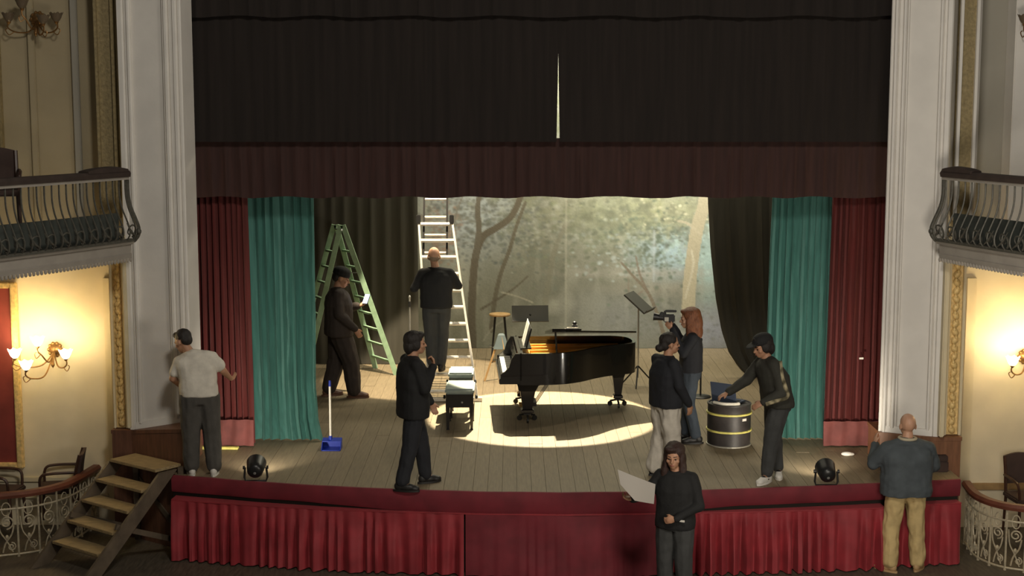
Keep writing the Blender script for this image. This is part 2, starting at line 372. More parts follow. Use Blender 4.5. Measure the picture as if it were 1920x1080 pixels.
# proscenium pilasters
ZT = 8.2
def pilaster(name, pA, YA, pB, YB, zA, zB, label, flip):
    A = P(pA, 600, YA); B = P(pB, 600, YB); A.z = B.z = 0
    t = (B - A); Ln = t.length; t.normalize(); n = V((t.y, -t.x, 0))
    if n.y > 0: n = -n
    root = empty(name, A, label, kind='structure')
    def at(u, d, z): q = A + t * (u * Ln) + n * d; return V((q.x, q.y, z))
    zb = lambda u: zA + (zB - zA) * u
    b = MB(); b.hexa([at(0, 0, zA), at(1, 0, zB), at(1, -.3, zB), at(0, -.3, zA), at(0, 0, ZT), at(1, 0, ZT), at(1, -.3, ZT), at(0, -.3, ZT)])
    b.build('shaft', 'plaster', root, world=True)
    for u0, u1, d, zo in ((0.0, 0.10, .045, 0), (0.10, 0.15, .022, .06), (0.15, .21, .05, .06), (0.70, 0.735, .035, .06), (0.735, 0.80, .06, .06), (0.80, 0.87, .03, 0), (0.87, 0.94, .055, 0), (.94, 1.0, .03, 0)):
        b = MB(); k = [at(u0, 0, zb(u0) + zo), at(u1, 0, zb(u1) + zo), at(u1, 0, ZT), at(u0, 0, ZT)]
        e = min(0.012, (u1 - u0) * Ln * .3); du = e / Ln
        rings = [[at(u0, 0, z_), at(u0, d * .6, z_), at(u0 + du, d, z_), at(u1 - du, d, z_), at(u1, d * .6, z_), at(u1, 0, z_)] for z_ in (zb((u0 + u1) / 2) + zo, ZT)]
        b.loft(rings); b.build('moulding', 'plaster2', root, world=True)
    b = MB(); b.hexa([at(.1, 0, zb(.1)), at(.9, 0, zb(.9)), at(.9, .05, zb(.9)), at(.1, .05, zb(.1)), at(.1, 0, zb(.1) + .075), at(.9, 0, zb(.9) + .075), at(.9, .035, zb(.9) + .075), at(.1, .035, zb(.1) + .075)])
    b.build('moulding', 'plaster2', root, world=True)
    return A, B, t, n, Ln
AL, BL, tL, nL, LL = pilaster('wall_left_pilaster', 239, 16.75, 356, 16.62, 1.27, 1.40, 'tall white moulded pilaster left of the stage opening', 1)
AR, BR, tR, nR, LR = pilaster('wall_right_pilaster', 1768, 16.35, 1654, 16.62, 1.28, 1.28, 'tall white moulded pilaster right of the stage opening', -1)

def plinth(name, pts3, zs, label, m='plinth'):
    root = empty(name, V((pts3[0].x, pts3[0].y, 0)), label, kind='structure')
    b = MB(); n = len(pts3); cen = sum(pts3, V()) / n
    b.loft([[V((p.x, p.y, 0)) for p in pts3], [V((p.x, p.y, z)) for p, z in zip(pts3, zs)]]); b.build('body', m, root, world=True)
    b = MB(); o = [cen + (p - cen) * 1.025 for p in pts3]
    b.loft([[V((p.x, p.y, z - .03)) for p, z in zip(o, zs)], [V((p.x, p.y, z + .012)) for p, z in zip(o, zs)]]); b.build('cap_moulding', m, root, world=True)
E0 = AL + V((-0.21, 0.0, 0)); 
plinth('wall_plinth_left', [E0 + V((0, -.05, 0)), AL + V((0.02, -.06, 0)), V((BL.x + .0, G(346, 888).y, 0)), V((BL.x, 17.1, 0)), E0 + V((0, .5, 0))], [1.26, 1.26, 1.40, 1.40, 1.26], 'brown wooden plinth under the left pilaster')
E1 = AR + V((0.24, 0.0, 0))
plinth('wall_plinth_right', [E1 + V((0, -.05, 0)), E1 + V((0, .5, 0)), V((BR.x, 17.1, 0)), V((BR.x, 16.55, 0)), AR + V((-.05, -.06, 0))], [1.27] * 5, 'brown wooden plinth with sconce glow in its colour under the right pilaster', 'plinth_sconce_lit')

# side walls of the auditorium below and above the tier
TIER = 3.45
def wallquad(name, p0, p1, z0, z1, m, label):
    b = MB(); d = V((0, .2, 0)); a, c = V((p0.x, p0.y, 0)), V((p1.x, p1.y, 0))
    b.hexa([a + V((0, 0, z0)), c + V((0, 0, z0)), c + d + V((0, 0, z0)), a + d + V((0, 0, z0)), a + V((0, 0, z1)), c + V((0, 0, z1)), c + d + V((0, 0, z1)), a + d + V((0, 0, z1))])
    return tag(b.build(name, m), label, kind='structure')
YW = 17.35
wl0 = P(-160, 600, YW - .15); wl1 = P(250, 600, YW - .15)
wr0 = P(1758, 600, YW - .25); wr1 = P(2080, 600, YW - .25)
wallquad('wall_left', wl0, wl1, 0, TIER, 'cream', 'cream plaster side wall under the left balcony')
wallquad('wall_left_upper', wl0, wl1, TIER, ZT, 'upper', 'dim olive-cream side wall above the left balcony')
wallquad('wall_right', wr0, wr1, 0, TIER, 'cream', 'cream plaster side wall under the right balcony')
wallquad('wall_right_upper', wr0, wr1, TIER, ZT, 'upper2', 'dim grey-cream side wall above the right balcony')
# outer masking walls so the house closes behind the wings
for nm, xa in (('wall_wing_left', -6.6), ('wall_wing_right', 7.1)):
    b = MB(); b.box((xa, 21.2, 4), (0.2, 8.2, 9)); tag(b.build(nm, 'blackcloth'), 'black side wall of the stage wing', kind='structure')
b = MB(); b.box((0.2, 25.3, 4), (13.8, 0.15, 9)); tag(b.build('wall_back', 'blackcloth'), 'black rear wall of the stage', kind='structure')
b = MB(); b.box((0.2, 21.2, 8.6), (13.8, 8.4, 0.15)); tag(b.build('ceiling', 'blackcloth'), 'black ceiling over the stage', kind='structure')
b = MB(); b.hexa([V((BL.x - .02, 17.0, 7.6)), V((BR.x + .02, 17.0, 7.6)), V((BR.x + .02, 17.2, 7.6)), V((BL.x - .02, 17.2, 7.6)), V((BL.x - .02, 17.0, 9)), V((BR.x + .02, 17.0, 9)), V((BR.x + .02, 17.2, 9)), V((BL.x - .02, 17.2, 9))])
tag(b.build('wall_header', 'darkdrape'), 'dark header over the stage opening', kind='structure')
for nm, a, c in (('wall_return_left', P(-200, 600, YW), V((BL.x - .05, 0, 0))), ('wall_return_right', V((BR.x + .05, 0, 0)), P(2120, 600, YW))):
    b = MB(); b.box(((a.x + c.x) / 2, 17.62, 4), (abs(c.x - a.x), .1, 9)); tag(b.build(nm, 'blackcloth'), 'dark rear face of the proscenium wall', kind='structure')

# gilt ornament strips beside the pilasters, a raised leaf string on a flat band
def giltstrip(name, px0, px1, Y, z0, z1, m, label, trimm, leaf=True):
    a, c = P(px0, 600, Y), P(px1, 600, Y); w = c.x - a.x; xc = (a.x + c.x) / 2
    root = empty(name, V((xc, Y, z0)), label, kind='structure')
    b = MB(); b.box((xc, Y + .05, (z0 + z1) / 2), (w, .1, z1 - z0)); b.build('band', m, root, world=True)
    for sx in (-1, 1):
        b = MB(); b.box((xc + sx * w * .46, Y - .02, (z0 + z1) / 2), (w * .16, .06, z1 - z0)); b.build('edge_moulding', trimm, root, world=True, bevel=.006)
    lf = MB(); lf.ell((0, 0, 0), (w * .22, .028, .052), Matrix.Rotation(R(28), 3, 'Y'), 8, 5); lf.ell((w * .06, -.01, .03), (w * .12, .022, .03), None, 8, 5)
    z = z0 + .06; first = None; k = 0
    while leaf and z < z1 - .05:
        if first is None: o = lf.build('ornament', m, root, smooth=True); first = o
        else: o = first.copy(); COL.objects.link(o)
        o.location = (0, -.012, z - z0); o.rotation_euler = (0, 0, 0); o.scale = (1 if k % 2 else -1, 1, 1); z += .093; k += 1
giltstrip('trim_5', 210, 234, 16.80, 1.28, 3.6, 'gilt', 'gilt leaf ornament strip beside the left pilaster', 'creamtrim')
giltstrip('trim_6', 1776, 1806, 16.40, 1.29, 3.6, 'gilt', 'gilt leaf ornament strip beside the right pilaster', 'creamtrim')
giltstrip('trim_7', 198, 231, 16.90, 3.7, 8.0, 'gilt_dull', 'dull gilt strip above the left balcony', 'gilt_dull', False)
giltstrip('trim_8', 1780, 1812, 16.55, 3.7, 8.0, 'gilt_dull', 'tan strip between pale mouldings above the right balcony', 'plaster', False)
for nm_, a_, c_, Y_, lb_ in (('trim_17', 233.5, 240, 16.70, 'narrow cream moulding between gilt strip and left pilaster'), ('trim_18', 1767, 1776, 16.26, 'narrow cream moulding between gilt strip and right pilaster')):
    b = MB(); q0, q1 = P(a_, 600, Y_), P(c_, 600, Y_); b.box(((q0.x + q1.x) / 2, Y_, 2.42), (q1.x - q0.x, .1, 2.24)); tag(b.build(nm_, 'creamtrim', bevel=.01), lb_, kind='structure')
def flatstrip(name, px0, px1, py0, py1, Y, th, m, label):
    a = P(px0, py0, Y); c = P(px1, py1, Y)
    b = MB(); b.box(((a.x + c.x) / 2, Y - th / 2, (a.z + c.z) / 2), (c.x - a.x, th, a.z - c.z)); return tag(b.build(name, m, bevel=.008), label, kind='structure')
flatstrip('trim_9', 130, 160, -60, 420, 17.2, .06, 'upper2', 'flat grey pilaster strip above the left balcony')
flatstrip('trim_10', 48, 80, -60, 420, 17.2, .05, 'upper', 'flat olive wall strip above the left balcony')
flatstrip('trim_11', -10, 10, -60, 280, 17.2, .09, 'gilt_dull', 'moulded frame edge above the left balcony')
flatstrip('trim_12', 1893, 1960, -60, 420, 17.1, .3, 'plaster', 'pale wall projection above the right balcony')
flatstrip('trim_13', 1806, 1809, -60, 420, 17.1, .35, 'plaster2', 'narrow pale strip above the right balcony')
# mouldings low on the cream walls
for nm, x0, x1, y0, y1, Y, m, lb in (('baseboard_left', -80, 205, 893, 903, 17.2, 'creamtrim', 'cream chair rail on the left wall'),
        ('trim_14', -80, 205, 925, 934, 17.2, 'creamtrim', 'lower cream moulding on the left wall'),
        ('baseboard_right', 1812, 2000, 905, 918, 17.1, 'plinth_light', 'brown chair rail on the right wall'),
        ('trim_15', 206, 209, 520, 960, 17.2, 'creamtrim', 'thin cream edge moulding on the left wall'),
        ('trim_16', 1812, 1816, 520, 900, 17.1, 'creamtrim', 'thin cream edge moulding on the right wall')):
    flatstrip(nm, x0, x1, y0, y1, Y, .03, m, lb)
# red door with gilt frame at the far left
a = P(-60, 540, 17.15); c = P(34, 866, 17.15); root = empty('door_1', V((c.x, 17.15, 0)), 'red padded door in a gilt frame on the left wall', kind='structure')
b = MB(); b.box(((a.x + c.x) / 2, 17.16, (a.z + c.z) / 2), (c.x - a.x, .05, a.z - c.z)); b.build('door_panel', 'reddoor', root, world=True)
for (x0, x1, z0, z1) in ((c.x, c.x + .075, c.z - .07, a.z + .07), (a.x, c.x, a.z, a.z + .07), (a.x, c.x, c.z - .07, c.z)):
    b = MB(); b.box(((x0 + x1) / 2, 17.14, (z0 + z1) / 2), (x1 - x0, .08, z1 - z0)); b.build('frame_moulding', 'gilt', root, world=True, bevel=.012)

# ------------------------------------------------------------------ balconies
def balcony(side, ends, nb, nsc, label, chair):
    # ends: list of plan points along the front, from the stage outwards
    name = 'balcony'; sgn = -1 if side == 'left' else 1
    path = spline([V((p.x, p.y, 0)) for p in ends], 10)
    root = empty(name, V((path[0].x, path[0].y, 3.3)), label, 'balcony', 'tier balconies beside the stage')
    L = [0]
    for a, c in zip(path, path[1:]): L.append(L[-1] + (c - a).length)
    def at(u):
        d = u * L[-1]
        for i in range(len(path) - 1):
            if d <= L[i + 1] + 1e-9:
                k = (d - L[i]) / (L[i + 1] - L[i]); p = path[i].lerp(path[i + 1], k); t = (path[i + 1] - path[i]).normalized()
                n = V((t.y, -t.x, 0)); n = n if n.x * sgn < 0 else -n
                return p, t, n
    ZR, ZG, ZF, ZB = 4.29, 4.21, 3.52, 3.33
    us = [k / 40 for k in range(41)]
    def sweep(nm, prof, m, caps=True):                        # prof: (out, z) closed section
        b = MB(); rings = []
        for u in us:
            p, t, n = at(u); rings.append([V((p.x, p.y, 0)) + n * o + V((0, 0, z)) for o, z in prof])
        b.loft(rings); return b.build(nm, m, root, world=True)
    sweep('floor_slab', [(-.05, ZB + .05), (-.05, ZF - .02), (-2.2, ZF - .02), (-2.2, ZB + .05)], 'fascia')
    sweep('fascia', [(-.1, ZB), (.02, ZB), (.035, ZB + .05), (.02, ZB + .06), (.03, ZB + .15), (.06, ZF - .03), (.08, ZF), (-.1, ZF)], 'fascia')
    sweep('top_rail', [(-.09, ZG + .01), (.05, ZG + .01), (.06, ZR - .03), (.04, ZR), (-.08, ZR), (-.1, ZR - .03)], 'rail_dk')
    sweep('cap_strip', [(-.02, ZG - .02), (.03, ZG - .02), (.035, ZG + .01), (-.02, ZG + .01)], 'fascia')
    sweep('bottom_rail', [(.02, ZF), (.09, ZF), (.09, ZF + .03), (.02, ZF + .03)], 'iron')
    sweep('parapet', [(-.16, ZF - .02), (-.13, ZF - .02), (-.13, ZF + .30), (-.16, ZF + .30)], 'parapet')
    b = MB(); rings = []
    for k in range(13):
        p, t, n = at(.012 + .26 * k / 12); hgt = .055 * math.sin(math.pi * (k + .6) / 13.2) ** .5
        rings.append([V((p.x, p.y, 0)) + n * o + V((0, 0, z)) for o, z in ((-.09, ZR - .01), (.055, ZR - .01), (.05, ZR + hgt * .8), (.0, ZR + hgt), (-.08, ZR + hgt * .8))])
    b.loft(rings); b.build('arm_pad', 'rail_dk', root, world=True, smooth=True)
    b = MB(); k = 0
    while k * .052 < L[-1]:
        p, t, n = at(k * .052 / L[-1]); b.ell(V((p.x, p.y, ZB - .015)) + n * .015, (.019, .019, .027), None, 6, 4); k += 1
    o = b.build('dentil_row', 'fascia', root, world=True); o['kind'] = 'stuff'
    prof = [(0.0, ZG), (0.0, ZG - .18), (.03, ZG - .32), (.085, ZG - .44), (.125, ZG - .54), (.12, ZG - .62), (.07, ZG - .68), (.05, ZF)]
    pr = spline([V((o_, 0, z)) for o_, z in prof], 3)
    for k in range(nb):
        u = (k + .3) / nb; p, t, n = at(min(u, 1)); b = MB()
        b.tube([V((p.x, p.y, q.z)) + n * q.x for q in pr], .0095, 5); b.build('baluster', 'iron', root, world=True)
    # end baluster, thicker, with its knob
    p, t, n = at(0); b = MB(); b.tube([V((p.x, p.y, q.z)) + n * (q.x * 1.05) - t * .01 for q in pr], .02, 6); b.ell(V((p.x, p.y, ZG - .58)) + n * .14, (.03, .03, .035), None, 8, 5); b.build('end_post', 'iron', root, world=True, smooth=True)
    for k in range(nsc):                                       # leaf scrolls along the foot of the grille
        u = (k + .4) / nsc; p, t, n = at(u); b = MB(); pt = []
        base = V((p.x, p.y, ZF + .05)) + n * .10
        for a_ in range(0, 21):
            th = R(-60 + a_ * 19); rr = .085 * (1 - a_ / 30)
            pt.append(base + t * (sgn * -1 * rr * math.cos(th) * -1) + V((0, 0, .07 + rr * math.sin(th))) + n * .02 * math.sin(th))
        b.tube(pt, [.013 - .0004 * i for i in range(21)], 5); b.tube([base - t * .09, base + t * .02 + V((0, 0, .05)) + n * .03, base + t * .09 + V((0, 0, .16)) + n * .02], [.006, .016, .004], 5)
        b.build('scroll', 'iron', root, world=True, smooth=True)
    return root
balcony('left', [P(240, 400, 16.1), P(120, 400, 15.2), P(0, 400, 14.45), P(-90, 400, 13.9)], 24, 12, 'left-hand curved balcony with bulging iron balustrade and grey fascia', 1)
balcony('right', [P(1768, 400, 16.1), P(1850, 400, 15.35), P(1925, 400, 14.75), P(2010, 400, 14.2)], 17, 9, 'right-hand curved balcony with bulging iron balustrade and grey fascia', 1)

# ------------------------------------------------------------------ curtains
def curtain(name, m, label, Y, edges, zt, zb, nf, amp, seed, group=None, drift=0.0, cols=7, hem=None, rows=26, botY=0.0, parent=None, cat='curtain', scallop=0.0, th=0.012):
    # edges: list of (t, xl, xr) from the top (t=0) down
    r = random.Random(seed); n = int(nf * cols); ph = []; p_ = 0; w = 1
    for j in range(n + 1):
        if j % cols == 0: w = r.uniform(.6, 1.5)
        ph.append(p_); p_ += 2 * math.pi / cols * w
    k_ = [r.uniform(.5, 1.25) for _ in range(n + 1)]
    for _ in range(3): k_ = [(k_[max(0, i - 1)] + k_[i] * 2 + k_[min(n, i + 1)]) / 4 for i in range(n + 1)]
    g = []
    for i in range(rows + 1):
        t = i / rows; row = []; xl = interp([(e[0], e[1]) for e in edges], t); xr = interp([(e[0], e[2]) for e in edges], t)
        for j in range(n + 1):
            u = j / n; f = math.sin(ph[j] + drift * t * math.sin(u * 9 + seed)) + .32 * math.sin(2 * ph[j] + .9 + seed)
            y = Y - amp * k_[j] * f * (.55 + .45 * min(1, t * 2)) - botY * max(0, (t - .86) / .14) ** 1.5 + .05 * amp * noise.noise(V((u * 30, t * 6, seed))) * 6
            z = zt + (zb - zt) * t + (scallop * math.sin(ph[j] * .22 + seed) * t)
            row.append(V((xl + (xr - xl) * u + .3 * amp * math.cos(ph[j]), y, z)))
        g.append(row)
    b = MB(); b.sheet(g, th); o = b.build(name, m, parent, smooth=True)
    if parent is None: tag(o, label, cat, group)
    return o
def X(px, Y): return P(px, 500, Y).x
def Zp(py, Y): return P(960, py, Y).z
YR = 17.5; YT = 17.9
rl = curtain('stage_curtain', 'redcurtain', 'dark red curtain at the left edge of the stage opening', YR, [(0, X(335, YR), X(466, YR)), (1, X(335, YR), X(470, YR))], Zp(330, YR), SZ + .02, 11, .05, 11, 'side curtains of the stage')
rr = curtain('stage_curtain', 'redcurtain', 'red curtain at the right edge of the stage opening', YR, [(0, X(1556, YR), X(1676, YR)), (1, X(1550, YR), X(1676, YR))], Zp(330, YR), SZ + .02, 10, .045, 12, 'side curtains of the stage')
for o_, x0, x1, y0, sd in ((rl, 350, 469, 787, 1), (rr, 1552, 1672, 790, 2)):
    b = MB(); g = []
    for i in range(6):
        t = i / 5; g.append([V((X(x0 + (x1 - x0) * j / 30, YR - .08), YR - .085 - .015 * math.sin(j * .9 + t) - .02 * t, Zp(y0, YR - .08) * (1 - t) + (SZ + .02) * t)) for j in range(31)])
    b.sheet(g, .012); b.build('hem_band', 'redhem', o_, smooth=True)
curtain('stage_curtain', 'teal', 'teal velvet curtain left of the stage, puddled at its foot, beside the blue dustpan', YT, [(0, X(459, YT), X(592, YT)), (.55, X(463, YT), X(592, YT)), (.8, X(466, YT), X(590, YT)), (.93, X(467, YT), X(595, YT)), (1, X(467, YT), X(606, YT))], Zp(335, YT), SZ + .015, 6.5, .055, 25, 'side curtains of the stage', drift=.5, botY=.16)
curtain('stage_curtain', 'teal', 'teal velvet curtain on the right behind the person in the black cap', YT, [(0, X(1444, YT), X(1558, YT)), (.3, X(1440, YT), X(1558, YT)), (1, X(1436, YT), X(1556, YT))], Zp(335, YT), SZ + .015, 7.5, .05, 33, 'side curtains of the stage', drift=.4, botY=.10)
YB = 22.95
curtain('leg_curtain', 'blackcloth', 'black masking curtain behind the green stepladder', YB, [(0, X(520, YB), X(784, YB)), (1, X(520, YB), X(784, YB))], Zp(240, YB), SZ + .01, 9, .008, 41, 'black masking curtains')
YB2 = 21.9
ed = [(375, 1324), (470, 1331), (560, 1342), (620, 1354), (660, 1368), (690, 1388), (712, 1412)]
zt_, zb_ = Zp(240, YB2), SZ + .01
ee = [(0, X(1322, YB2), X(1520, YB2))] + [((zt_ - Zp(y, YB2)) / (zt_ - zb_), X(x_, YB2), X(1520, YB2)) for y, x_ in ed]
curtain('leg_curtain', 'blackcloth', 'black masking curtain swept aside on the right of the painted backcloth', YB2, ee, zt_, zb_, 7, .03, 43, 'black masking curtains', rows=40)
# borders over the opening
YD = 17.15; xl, xm, xr_ = X(340, YD), X(1044.5, YD), X(1680, YD); zt_ = 7.5; zb_ = Zp(266, YD)
tw = (zt_ - Zp(112, YD)) / (zt_ - zb_)
curtain('border_drape', 'darkdrape', 'dark drape over the stage left of the slit of light', YD, [(0, xl, xm + .03), (tw, xl, xm + .006), (1, xl, xm - .010)], zt_, zb_, 26, .007, 51, 'dark drapes over the stage opening', rows=20, cat='drape')
curtain('border_drape', 'darkdrape', 'dark drape over the stage right of the slit of light', YD, [(0, xm - .02, xr_), (tw, xm + .004, xr_), (1, xm + .022, xr_)], zt_, zb_, 24, .007, 52, 'dark drapes over the stage opening', rows=20, cat='drape')
curtain('top_border', 'darkdrape', 'narrow dark border along the very top of the stage opening', YD - .12, [(0, xl, xr_), (1, xl, xr_)], 7.5, Zp(31, YD - .12), 34, .02, 53, rows=8, cat='drape', scallop=.012)
YV = 17.3
vb = curtain('valance', 'velvet_dk', 'dark red valance with wavy lower edge across the stage opening', YV, [(0, X(340, YV), X(1680, YV)), (1, X(340, YV), X(1680, YV))], Zp(259, YV), Zp(370, YV), 46, .014, 54, rows=12, cat='valance', scallop=.011)

# ------------------------------------------------------------------ painted backcloth (a flat painting of trees, colours stored on a fine mesh)
YC = 24.45
def backcloth():
    px = np.arange(560, 1500, 2.0); py = np.arange(-150, 664, 2.0)
    U, Vv = np.meshgrid(px, py); H_, W_ = U.shape; rs = np.random.RandomState(5)
    def vnoise(sx, sy, seed):
        r = np.random.RandomState(seed); gx = int(W_ * 2 / sx) + 3; gy = int(H_ * 2 / sy) + 3; g = r.rand(gy, gx)
        a = (U - 560) / sx; b = (Vv + 150) / sy; i = a.astype(int); j = b.astype(int); fa = a - i; fb = b - j
        fa = fa * fa * (3 - 2 * fa); fb = fb * fb * (3 - 2 * fb)
        return (g[j, i] * (1 - fa) + g[j, i + 1] * fa) * (1 - fb) + (g[j + 1, i] * (1 - fa) + g[j + 1, i + 1] * fa) * fb
    def fb(s, seed): return .5 * vnoise(s, s, seed) + .3 * vnoise(s / 2, s / 2, seed + 1) + .2 * vnoise(s / 4, s / 4, seed + 2)
    C = np.zeros((H_, W_, 3))
    def lay(mask, col): 
        m = np.clip(mask, 0, 1)[..., None]; C[:] = C * (1 - m) + np.array(col) * m
    def blob(x, y, rx, ry): return np.clip(1.25 - np.sqrt(((U - x) / rx) ** 2 + ((Vv - y) / ry) ** 2), 0, 1)
    C[:] = (.235, .235, .175)
    lay(np.clip((470 - Vv) / 170, 0, 1) * .75, (.36, .385, .36))
    lay(blob(880, 400, 110, 120) * .85, (.40, .45, .47))
    lay(blob(1010, 560, 190, 120) * .8, (.20, .205, .165))
    lay(blob(1090, 420, 80, 80) * .5, (.36, .37, .30))
    lay(blob(1250, 470, 75, 60) * .95, (.42, .56, .60)); lay(blob(1330, 500, 30, 90) * .8, (.42, .58, .55))
    lay(blob(1210, 395, 150, 55) * .9, (.36, .37, .21)); lay(blob(1150, 420, 70, 60) * .6, (.26, .29, .20))
    lay(blob(1330, 620, 60, 50) * .8, (.40, .42, .50)); lay(blob(1190, 600, 150, 60) * .5, (.27, .285, .29))
    lay(blob(1200, 512, 170, 10) * .6, (.42, .39, .34)); lay(blob(1250, 540, 130, 16) * .5, (.36, .33, .26))
    lay((fb(60, 11) - .5) * 1.6, (.17, .18, .13)); lay((fb(60, 31) - .55) * 1.6, (.46, .46, .38))
    lay((vnoise(14, 60, 71) - .62) * 1.1, (.40, .40, .33)); 
    # leaf masses: many small dabs
    def dabs(n, x, y, sx, sy, col, r0, r1, al, seed):
        r = np.random.RandomState(seed)
        for _ in range(n):
            cx, cy = r.normal(x, sx), r.normal(y, sy); rad = r.uniform(r0, r1); c = np.array(col) * r.uniform(.75, 1.3); st = r.uniform(.5, 1)
            i0, i1 = int((cy - rad * 2 + 150) / 2), int((cy + rad * 2 + 150) / 2) + 2; j0, j1 = int((cx - rad * 2 - 560) / 2), int((cx + rad * 2 - 560) / 2) + 2
            i0, j0 = max(i0, 0), max(j0, 0); i1, j1 = min(i1, H_), min(j1, W_)
            if i1 <= i0 or j1 <= j0: continue
            d = np.sqrt(((U[i0:i1, j0:j1] - cx) / rad) ** 2 + ((Vv[i0:i1, j0:j1] - cy) / (rad * st)) ** 2)
            m = (np.clip(1.4 - d, 0, 1) * al)[..., None]; C[i0:i1, j0:j1] = C[i0:i1, j0:j1] * (1 - m) + c * m
    dabs(260, 930, 420, 50, 35, (.15, .17, .16), 2, 5, .8, 1); dabs(160, 1000, 450, 40, 40, (.17, .19, .15), 2, 6, .7, 2)
    dabs(300, 1150, 430, 60, 40, (.17, .19, .13), 2, 6, .7, 3); dabs(260, 1230, 460, 40, 40, (.14, .18, .13), 2, 5, .75, 4)
    dabs(300, 1220, 390, 70, 25, (.42, .43, .28), 2, 5, .45, 5); dabs(60, 1270, 400, 50, 25, (.66, .64, .44), 1.5, 4, .8, 6)
    dabs(90, 1180, 480, 60, 30, (.42, .48, .46), 2, 5, .5, 7); dabs(140, 860, 400, 45, 30, (.20, .21, .20), 2, 5, .6, 8)
    dabs(200, 1240, 600, 50, 30, (.19, .20, .16), 2, 5, .5, 9); dabs(500, 1060, 200, 200, 100, (.24, .27, .17), 4, 12, .6, 10)
    dabs(160, 830, 440, 18, 30, (.32, .22, .16), 2, 5, .6, 12); dabs(120, 1300, 470, 25, 30, (.46, .60, .56), 2, 5, .5, 13)
    dabs(160, 1000, 420, 90, 30, (.42, .44, .38), 2, 5, .4, 14); dabs(220, 1120, 400, 90, 28, (.19, .20, .13), 4, 10, .45, 15); dabs(160, 900, 400, 45, 28, (.17, .18, .15), 2, 5, .7, 16)
    def branch(pts, w0, w1, col, al=.9):
        sp = spline([V((x, y, 0)) for x, y in pts], 6); n = len(sp) - 1
        for k in range(n):
            a, b = sp[k], sp[k + 1]; w = (w0 + (w1 - w0) * k / n) / 2
            dx, dy = b.x - a.x, b.y - a.y; l2 = dx * dx + dy * dy + 1e-9
            t = np.clip(((U - a.x) * dx + (Vv - a.y) * dy) / l2, 0, 1); d = np.hypot(U - a.x - t * dx, Vv - a.y - t * dy)
            lay(np.clip(w + 1 - d, 0, 1) * al, col)
    tr = (.115, .098, .068)
    branch([(886, 664), (884, 600), (886, 540), (892, 480), (905, 445), (930, 428), (955, 410), (970, 385), (978, 355), (984, 300)], 15, 9, tr, .85)
    branch([(893, 480), (898, 430), (896, 390), (902, 340), (898, 280)], 11, 6, (.13, .115, .085), .85)
    branch([(921, 620), (928, 560), (940, 510), (955, 470), (968, 425), (985, 380)], 8, 5, (.13, .115, .08), .85)
    branch([(902, 580), (935, 560), (965, 540), (990, 518)], 4, 2, tr, .7); branch([(848, 440), (856, 400), (870, 360), (884, 300)], 3, 3, (.2, .19, .16), .7)
    branch([(1018, 600), (1030, 520), (1040, 470), (1060, 420)], 12, 7, (.22, .215, .16), .5)
    branch([(1250, 640), (1236, 595), (1215, 548), (1185, 515), (1165, 492)], 7, 3, (.20, .165, .115), .8); branch([(1215, 548), (1200, 515), (1192, 480)], 4, 2, (.22, .18, .13), .8)
    branch([(1206, 545), (1182, 560), (1178, 520)], 3, 2, (.24, .2, .15), .6)
    branch([(1292, 590), (1294, 530), (1300, 470), (1308, 420), (1318, 385), (1326, 330)], 24, 22, (.47, .42, .29), .8)
    branch([(1286, 560), (1300, 500), (1296, 470)], 3, 3, (.62, .58, .44), .6); branch([(1312, 440), (1290, 420), (1270, 415)], 5, 3, (.5, .45, .32), .7)
    branch([(905, 640), (930, 610), (995, 572)], 2, 2, (.36, .35, .28), .5); branch([(940, 548), (970, 556), (1000, 568)], 2, 2, (.45, .43, .34), .5)
    lay(np.clip(1.6 - np.abs(U - 1061) / 2, 0, 1) * .35, (.48, .47, .38)); lay(np.clip(1.4 - np.abs(U - 1226) / 2, 0, 1) * .4 * (np.abs(Vv - 480) < 50), (.55, .6, .62))
    mu = .24 + .10 * np.clip((520 - Vv) / 200, 0, 1)[..., None]; C = (C * .97 + np.array((1.0, .97, .86)) * mu * .06); C *= (.92 + .16 * rs.rand(H_, W_))[..., None]
    vs = []; k0 = P(560, 500, YC).x; dxp = (P(1500, 500, YC).x - k0) / (1500 - 560)
    zs = [P(960, y, YC).z for y in py]; zs[-1] = SZ + .005
    yo = [YC + .02 * math.sin(x * .021) + .012 * math.sin(x * .05 + 1) for x in px]
    xs = [k0 + (x - 560) * dxp for x in px]
    vs = [(xs[j], yo[j], zs[i]) for i in range(H_) for j in range(W_)]
    fs = [(i * W_ + j, i * W_ + j + 1, (i + 1) * W_ + j + 1, (i + 1) * W_ + j) for i in range(H_ - 1) for j in range(W_ - 1)]
    me = bpy.data.meshes.new('painted_backcloth'); me.from_pydata(vs, [], fs)
    ca = me.color_attributes.new('paint', 'FLOAT_COLOR', 'POINT')
    rgba = np.concatenate([np.clip(C, 0, 1), np.ones((H_, W_, 1))], 2).astype(np.float32).reshape(-1)
    ca.data.foreach_set('color', rgba)
    m = bpy.data.materials.new('scenic_paint'); m.use_nodes = True; nt = m.node_tree; b = nt.nodes['Principled BSDF']; b.inputs['Roughness'].default_value = .9
    at = nt.nodes.new('ShaderNodeAttribute'); at.attribute_name = 'paint'; nt.links.new(at.outputs['Color'], b.inputs['Base Color'])
    me.materials.append(m); 
    for p in me.polygons: p.use_smooth = True
    o = bpy.data.objects.new('painted_backcloth', me); COL.objects.link(o)
    tag(o, 'large painted backcloth of bare trees, leaves and pale sky at the rear of the stage', 'backdrop')
backcloth()

